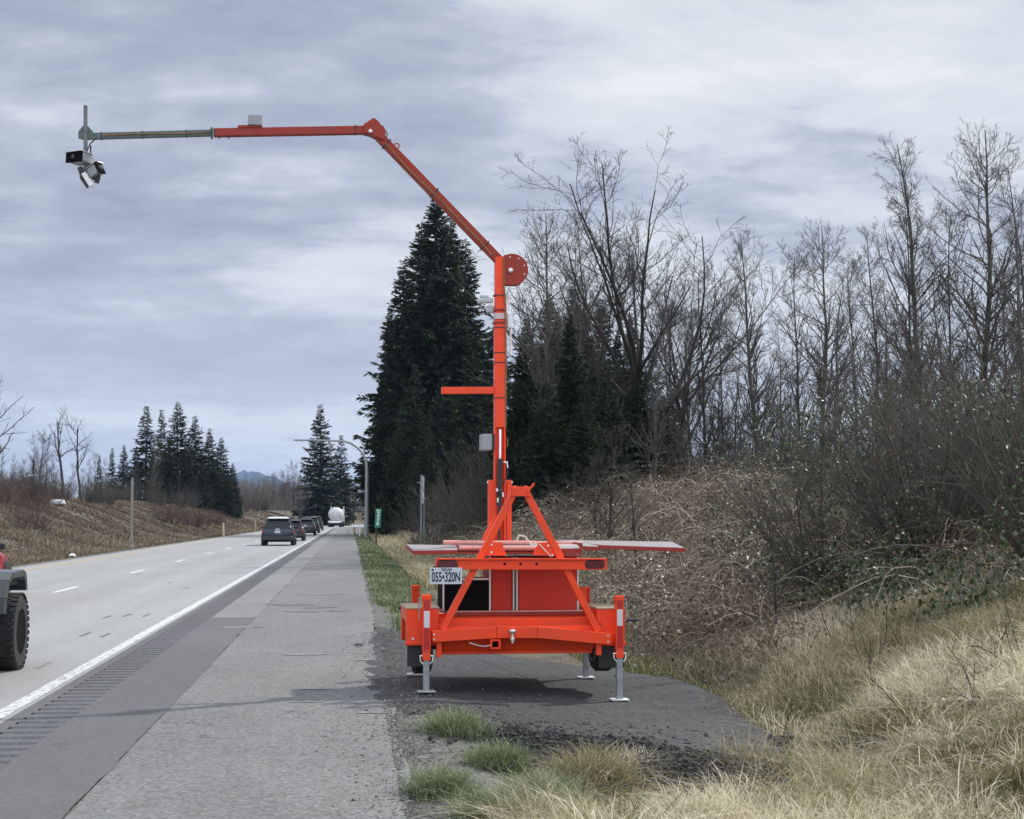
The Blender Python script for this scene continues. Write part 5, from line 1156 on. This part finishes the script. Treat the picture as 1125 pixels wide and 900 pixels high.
# tanker
tk = empty('tanker_truck', (road_x(368, 283), 281, 0), -.035); tag(tk, 'white tank truck ahead of the line of cars', 'truck')
tank = MB(); tank.lathe([(.001, -.22), (.5, -.18), (.95, -.02), (1.13, .18), (1.18, .4), (1.18, 9), (1.0, 9.3), (.001, 9.4)], (0, 0, 2.25), 'y', 32)
tn_ = tank.build('tank', simple('tank_steel', (.50, .51, .52), .4, .2, .15, 2), tk, smooth=True)
b = MB(); b.lathe([(.30, -.26), (.30, -.18)], (0, 0, 2.3), 'y', 20); b.box(-.5, .5, 2, 7, 3.42, 3.50); b.build('manway', M['alu'], tn_)
b = MB(); b.box(-.5, .5, -.1, 11.5, .75, 1.1); b.box(-1.2, 1.2, -.25, .0, .70, 1.02); b.box(-1.18, -.6, .2, 2.6, 1.0, 1.1); b.box(.6, 1.18, .2, 2.6, 1.0, 1.1); b.build('chassis', M['white'], tk, .02)
b = MB(); b.box(-1.22, 1.22, -.30, -.255, .55, .72); b.build('rear_bar', M['blackpaint'], tk)
b = MB(); b.box(-1.2, 1.2, 9.9, 12.0, .9, 3.15); b.hexa([(-1.1, 12, .8), (1.1, 12, .8), (1.0, 13.4, .8), (-1.0, 13.4, .8), (-1.1, 12, 1.95), (1.1, 12, 1.95), (.9, 13.3, 1.75), (-.9, 13.3, 1.75)]); cb_ = b.build('cab', M['white'], tk, .05)
b = MB(); b.box(-1.0, 1.0, 11.99, 12.02, 2.0, 2.9); b.box(-1.21, 1.21, 10.9, 11.8, 2.0, 2.8); b.build('window', glass_m, cb_)
for s in (-1, 1): MB().tube([(s*1.15, 9.75, 1.0), (s*1.15, 9.75, 3.7)], .09, 10).build('exhaust_stack', M['alu'], tk)
for s in (-1, 1):
    MB().box(s*1.05-.12, s*1.05+.12, -.29, -.255, .78, .92).build('tail_light', tail_m, tk)
    MB().box(min(s*.62, s*1.2), max(s*.62, s*1.2), .0, .03, .35, .75).build('mud_flap', M['black'], tk)
    for yy in (.9, 2.1, 9.0, 12.6): wheel(tk, s*.93, yy, .50, .5, M['alu'], side=s)

# off-road vehicle in the right lane, mostly beyond the left edge of the picture
jg = carpaint('grey_green_paint', (.055, .066, .066), .35, .5)
jp = empty('off_road_car', (-4.60, 14.4, 0), 0); tag(jp, 'grey green off-road car with flared fender and knobbly tyre, cut by the left edge', 'car')
b = MB(); b.loft([ring(0, .62, 1.28, .74, .74, .05), ring(.1, .58, 1.32, .76, .76, .05), ring(2.3, .58, 1.30, .76, .75, .06), ring(3.0, .62, 1.24, .74, .66, .06), ring(3.9, .66, 1.18, .62, .58, .06)]); b.build('body', jg, jp, smooth=True)
b = MB(); b.loft([ring(.05, 1.28, 1.80, .72, .64, .05), ring(.3, 1.28, 1.86, .73, .65, .06), ring(1.9, 1.28, 1.86, .73, .65, .06), ring(2.35, 1.28, 1.32, .73, .70, .01)]); b.build('cabin_glass', glass_m, jp, smooth=True)
b = MB(); b.loft([ring(.02, 1.80, 1.87, .67, .64, .02), ring(2.0, 1.80, 1.88, .67, .64, .02)]); b.build('roof', M['black'], jp)
b = MB(); b.box(-.85, .85, 3.95, 4.12, .60, .78); b.box(-.85, .85, -.15, 0, .55, .72); b.build('bumper', M['black'], jp, .02)
b = MB()
for k in range(7): b.box(-.33+.1*k, -.28+.1*k, 3.895, 3.91, .75, 1.12)
b.build('grille', M['blackpaint'], jp)
for s in (-1, 1):
    MB().lathe([(.09, 3.90), (.09, 3.94), (.07, 3.95)], (s*.46, 0, 1.0), 'y', 18).build('headlight', M['white'], jp)
    for yy, nm in ((.65, 'rear'), (3.25, 'front')):
        def arc(rx, rz_, y0_, y1_): 
            return [(yy-.60, .62), (yy-.56, .78), (yy-.44, .97), (yy-.26, 1.045), (yy+.30, 1.06), (yy+.47, 1.03), (yy+.54, .93), (yy+.55, .82), (yy+.50, .82), (yy+.45, .93), (yy+.36, .985), (yy-.22, .975), (yy-.38, .92), (yy-.49, .76), (yy-.52, .62)]
        b = MB(); P = arc(0, 0, 0, 0); xa, xb = (.60, 1.045) if s > 0 else (-1.045, -.60); n_ = len(P)//2+1
        # strip of quads between the outer and inner outline
        outer = P[:8]; inner = P[14:6:-1]
        for i in range(7):
            o0, o1, i0, i1 = outer[i], outer[i+1], inner[i], inner[i+1]
            b.hexa([(xa, i0[0], i0[1]), (xb, i0[0], i0[1]), (xb, i1[0], i1[1]), (xa, i1[0], i1[1]), (xa, o0[0], o0[1]), (xb, o0[0], o0[1]), (xb, o1[0], o1[1]), (xa, o1[0], o1[1])])
        fl = b.build('fender_flare', jg, jp, .012)
        MB().box(min(s*.62, s*.98), max(s*.62, s*.98), yy-.3, yy+.34, .90, .965).build('inner_fender', M['black'], fl)
        wheel(jp, s*.93, yy, .405, .33, M['galv'], tread=True, side=s)
    b = MB(); b.box(min(s*.78, s*.98), max(s*.78, s*.98), 2.05, 2.15, 1.32, 1.50); b.build('mirror', M['black'], jp, .02)
b = MB(); b.tube([(-.85, .65, .42), (.85, .65, .42)], .05, 10); b.tube([(-.85, 3.25, .42), (.85, 3.25, .42)], .05, 10); b.box(-.45, .45, .2, 3.8, .45, .6); b.tube([(.62, 3.2, .5), (.68, 3.25, .92)], .035, 8); b.build('axle', M['black'], jp)
wheel(jp, 0, 0, .40, .28, M['black'], side=1)
sp = [c for c in jp.children if c.name.startswith('wheel')][-1]; sp.rotation_euler = (0, 0, PI/2); sp.location = (0, -.2, .55)

# ------------------------------------------------------------------ roadside furniture
def put(name, label, cat, x, y, group=None, rz=0, z=None):
    e = empty(name, (x, y, (gz(x, y) if z is None else z)), rz); tag(e, label, cat, group); return e
Yl = 137; x = pxX(402.5, Yl); e = put('street_lamp', 'tall grey street lamp with a long arm curving over the road', 'street lamp', x, Yl)
zt = at(402, 484, Yl).z - e.location.z; xl = pxX(322, Yl)-x
b = MB(); b.tube([(0, 0, 0), (0, 0, zt-2.6)], [.17, .13], 12); pts = [(0, 0, zt-2.62)]
for k in range(1, 9): a = PI/2*k/8; pts.append((-2.3+2.3*math.cos(a), 0, zt-2.3+2.3*math.sin(a)-.05))
pts += [(-4.0, 0, zt-.03), (xl+1.0, 0, zt+.02)]
b.tube(pts, [.13]*3+[.11]*4+[.09]*(len(pts)-7), 10); b.build('pole', M['galv'], e, smooth=True)
b = MB(); b.loft([ring(0, -.06, .05, .05, .05, .03), ring(.3, -.10, .08, .15, .13, .05), ring(.9, -.08, .08, .17, .14, .05), ring(1.1, -.02, .04, .08, .08, .02)])
h = b.build('lamp_head', M['panelgrey'], e, smooth=True); h.location = (xl+1.05, 0, zt); h.rotation_euler = (0, 0, PI/2)
b = MB(); b.tube([(0, 0, zt-4.35), (-.55, 0, zt-4.35)], .05, 8); b.box(-.75, -.45, -.1, .1, zt-4.5, zt-4.2); b.build('bracket', M['galv'], e)
Ym = 101; x = pxX(413.5, Ym); e = put('mile_marker', 'small green mile marker sign on a wooden post beside the verge', 'sign', x, Ym, rz=.06)
zs0, zs1 = at(413, 580, Ym).z-e.location.z, at(413, 558.8, Ym).z-e.location.z
b = MB(); b.box(-.05, .05, .012, .09, -.1, zs0+.35); b.build('post', simple('brown_post', (.055, .040, .028), .8, 0, .2, 6), e)
bd = MB().box(-.19, .19, -.008, .008, zs0, zs1).build('sign_panel', simple('sign_green', (.02, .20, .13), .4, 0, .08, 10), e, .003); bd.rotation_euler = (0, .06, 0)
hh = zs1-zs0
text_part('sign_word', 'MILE', .13, M['white'], bd, (0, -.0095, zs1-.12), bold=.003)
for i, ch in enumerate('236'): text_part('sign_digit', ch, .36, M['white'], bd, (0, -.0095, zs1-.34-.30*i), bold=.008, sx=1.05)
Ys_ = 78; x = pxX(463.5, Ys_); e = put('side_turned_sign', 'grey metal sign seen edge-on with two posts, in the brush before the firs', 'sign', x, Ys_)
zb_, zt_ = at(463, 553, Ys_).z-e.location.z, at(463, 522, Ys_).z-e.location.z
b = MB(); b.box(-.08, 0, -.05, .05, 0, zt_); b.box(.09, .16, .4, .5, 0, zt_-.1); b.build('post', M['galv'], e)
b = MB(); b.box(.03, .075, -.3, .9, zb_, zt_-.05); b.box(.0, .17, .0, .05, zb_+.2, zb_+.25); b.build('sign_panel', M['alu'], e)
b = MB(); b.box(-.22, -.08, -.03, .03, zt_-.40, zt_-.34); b.build('sign_bracket', M['galv'], e)
# guardrail start beyond the lamp
e = put('guardrail', 'white steel guardrail with two posts beyond the lamp post', 'guardrail', 0, 0, z=0)
rail = []
for Yg in np.arange(146, 236, 3.0): rail.append((1.15+float(shiftY(Yg))-.9*sstep(146, 175, Yg), Yg))
b = MB()
for (x0_, y0_), (x1_, y1_) in zip(rail[:-1], rail[1:]): 
    for zc_, ox in ((.60, 0), (.68, .04), (.76, 0)): b.bar((x0_-ox, y0_, zc_), (x1_-ox, y1_, zc_), .02, .075, (0, 0, 1))
b.build('rail', M['white'], e)
for (px_, Yp) in ((395.3, 143), (392.3, 152)):
    xg = pxX(px_, Yp); MB().box(xg-.06, xg+.06, Yp-.06, Yp+.06, -.1, .9).build('post', M['white'], e)
MB().tube([(pxX(388, 146), 146.6, .80), (pxX(401, 144), 144.5, .80)], .11, 8).build('end_terminal', M['white'], e)
for (x0_, y0_) in rail[2::2]: MB().box(x0_+.06, x0_+.2, y0_-.05, y0_+.05, -.1, .72).build('post', M['plywood'], e)
# left bank bits
Yp = 62; 
p = at(144.5, 582, 82); x = p.x; e = MB(); zt_ = at(144.5, 525, 82).z; zb_ = gz(x, 82)
e.box(-.055, .055, -.055, .055, -.3, zt_-zb_); o = e.build('wooden_pole', simple('grey_wood', (.23, .21, .18), .85, 0, .25, 8), None, .01); o.location = (x, 82, zb_); tag(o, 'grey weathered wooden pole standing on the left bank', 'pole')
for px_, yb_, yt_, lb in ((246, 590, 575, 'short pale marker post on the left verge, left of the navy suv'), (281, 583, 572.5, 'farther pale marker post close to the navy suv')):
    p = atg(px_, yb_, .1); zt_ = at(px_, yt_, p.y).z; z0_ = gz(p.x, p.y); b = MB(); b.box(-.07, .07, -.03, .03, -.1, zt_-z0_); b.prism([(-.07, zt_-z0_), (.07, zt_-z0_), (0.0, zt_-z0_+.08)], -.03, .03)
    o = b.build('marker_post', M['plywood'], None); o.location = (p.x, p.y, z0_); o.rotation_euler = (0, -.05, 0); tag(o, lb, 'post', 'marker posts on the left verge')
Yt = 112; x = pxX(62.5, Yt); zc = at(62, 551.5, Yt).z; z0_ = gz(x, Yt)
b = MB(); b.loft([ring(-.6, 0, .25, .42, .36, .05), ring(-.4, 0, .32, .50, .42, .08), ring(.5, 0, .32, .50, .42, .08), ring(.7, 0, .2, .42, .36, .05)]); 
o = b.build('white_cover', M['white'], None, smooth=True); o.location = (x, Yt, zc-.16); tag(o, 'white rounded utility cover resting at the top of the left bank', 'utility cover')
b = MB(); b.box(-.3, .3, -.4, .5, z0_-zc-.1+.16, -.002); b.build('cover_base', M['black'], o)
Yq = 112; x = pxX(31, Yq); z0_ = gz(x, Yq); e = put('instrument_pole', 'dark pole with white weather instruments at the top of the left bank', 'instrument pole', x, Yq)
zz_ = lambda py: at(31, py, Yq).z-z0_
b = MB(); b.tube([(.28, 0, 0), (.28, 0, zz_(505))], .07, 8); b.tube([(-.05, 0, 0), (-.05, 0, zz_(530))], .04, 8); b.build('pole', M['black'], e)
b = MB(); b.box(-.25, .2, -.15, .15, zz_(534), zz_(530.5)); b.build('instrument_box', M['black'], e)
b = MB(); b.box(-.30, -.12, -.12, .0, zz_(543), zz_(536)); b.box(.03, .18, -.12, .0, zz_(544), zz_(536)); b.box(0, .3, -.1, .1, zz_(523), zz_(521.5)); b.box(-.35, -.25, -.1, .0, zz_(536), zz_(532)); b.build('instrument', M['white'], e)
# litter
p = atg(125, 606.5, .2); b = MB(); b.loft([ring(-.08, 0, .05, .10, .05, .01), ring(.0, 0, .11, .16, .09, .03), ring(.10, 0, .06, .10, .07, .02)]); o = b.build('litter', M['white'], None); o.location = (min(p.x, -11.5), p.y, gz(min(p.x, -11.5), p.y)+.05); tag(o, 'small white scrap of litter at the foot of the left bank', 'litter')
p = atg(394, 709); b = MB(); b.loft([ring(-.03, 0, .012, .05, .05, .003), ring(.03, 0, .02, .06, .04, .005)]); o = b.build('rubber_scrap', M['rubber'], None); o.location = (p.x, p.y, .001); tag(o, 'small black rubber scrap lying on the shoulder', 'litter')
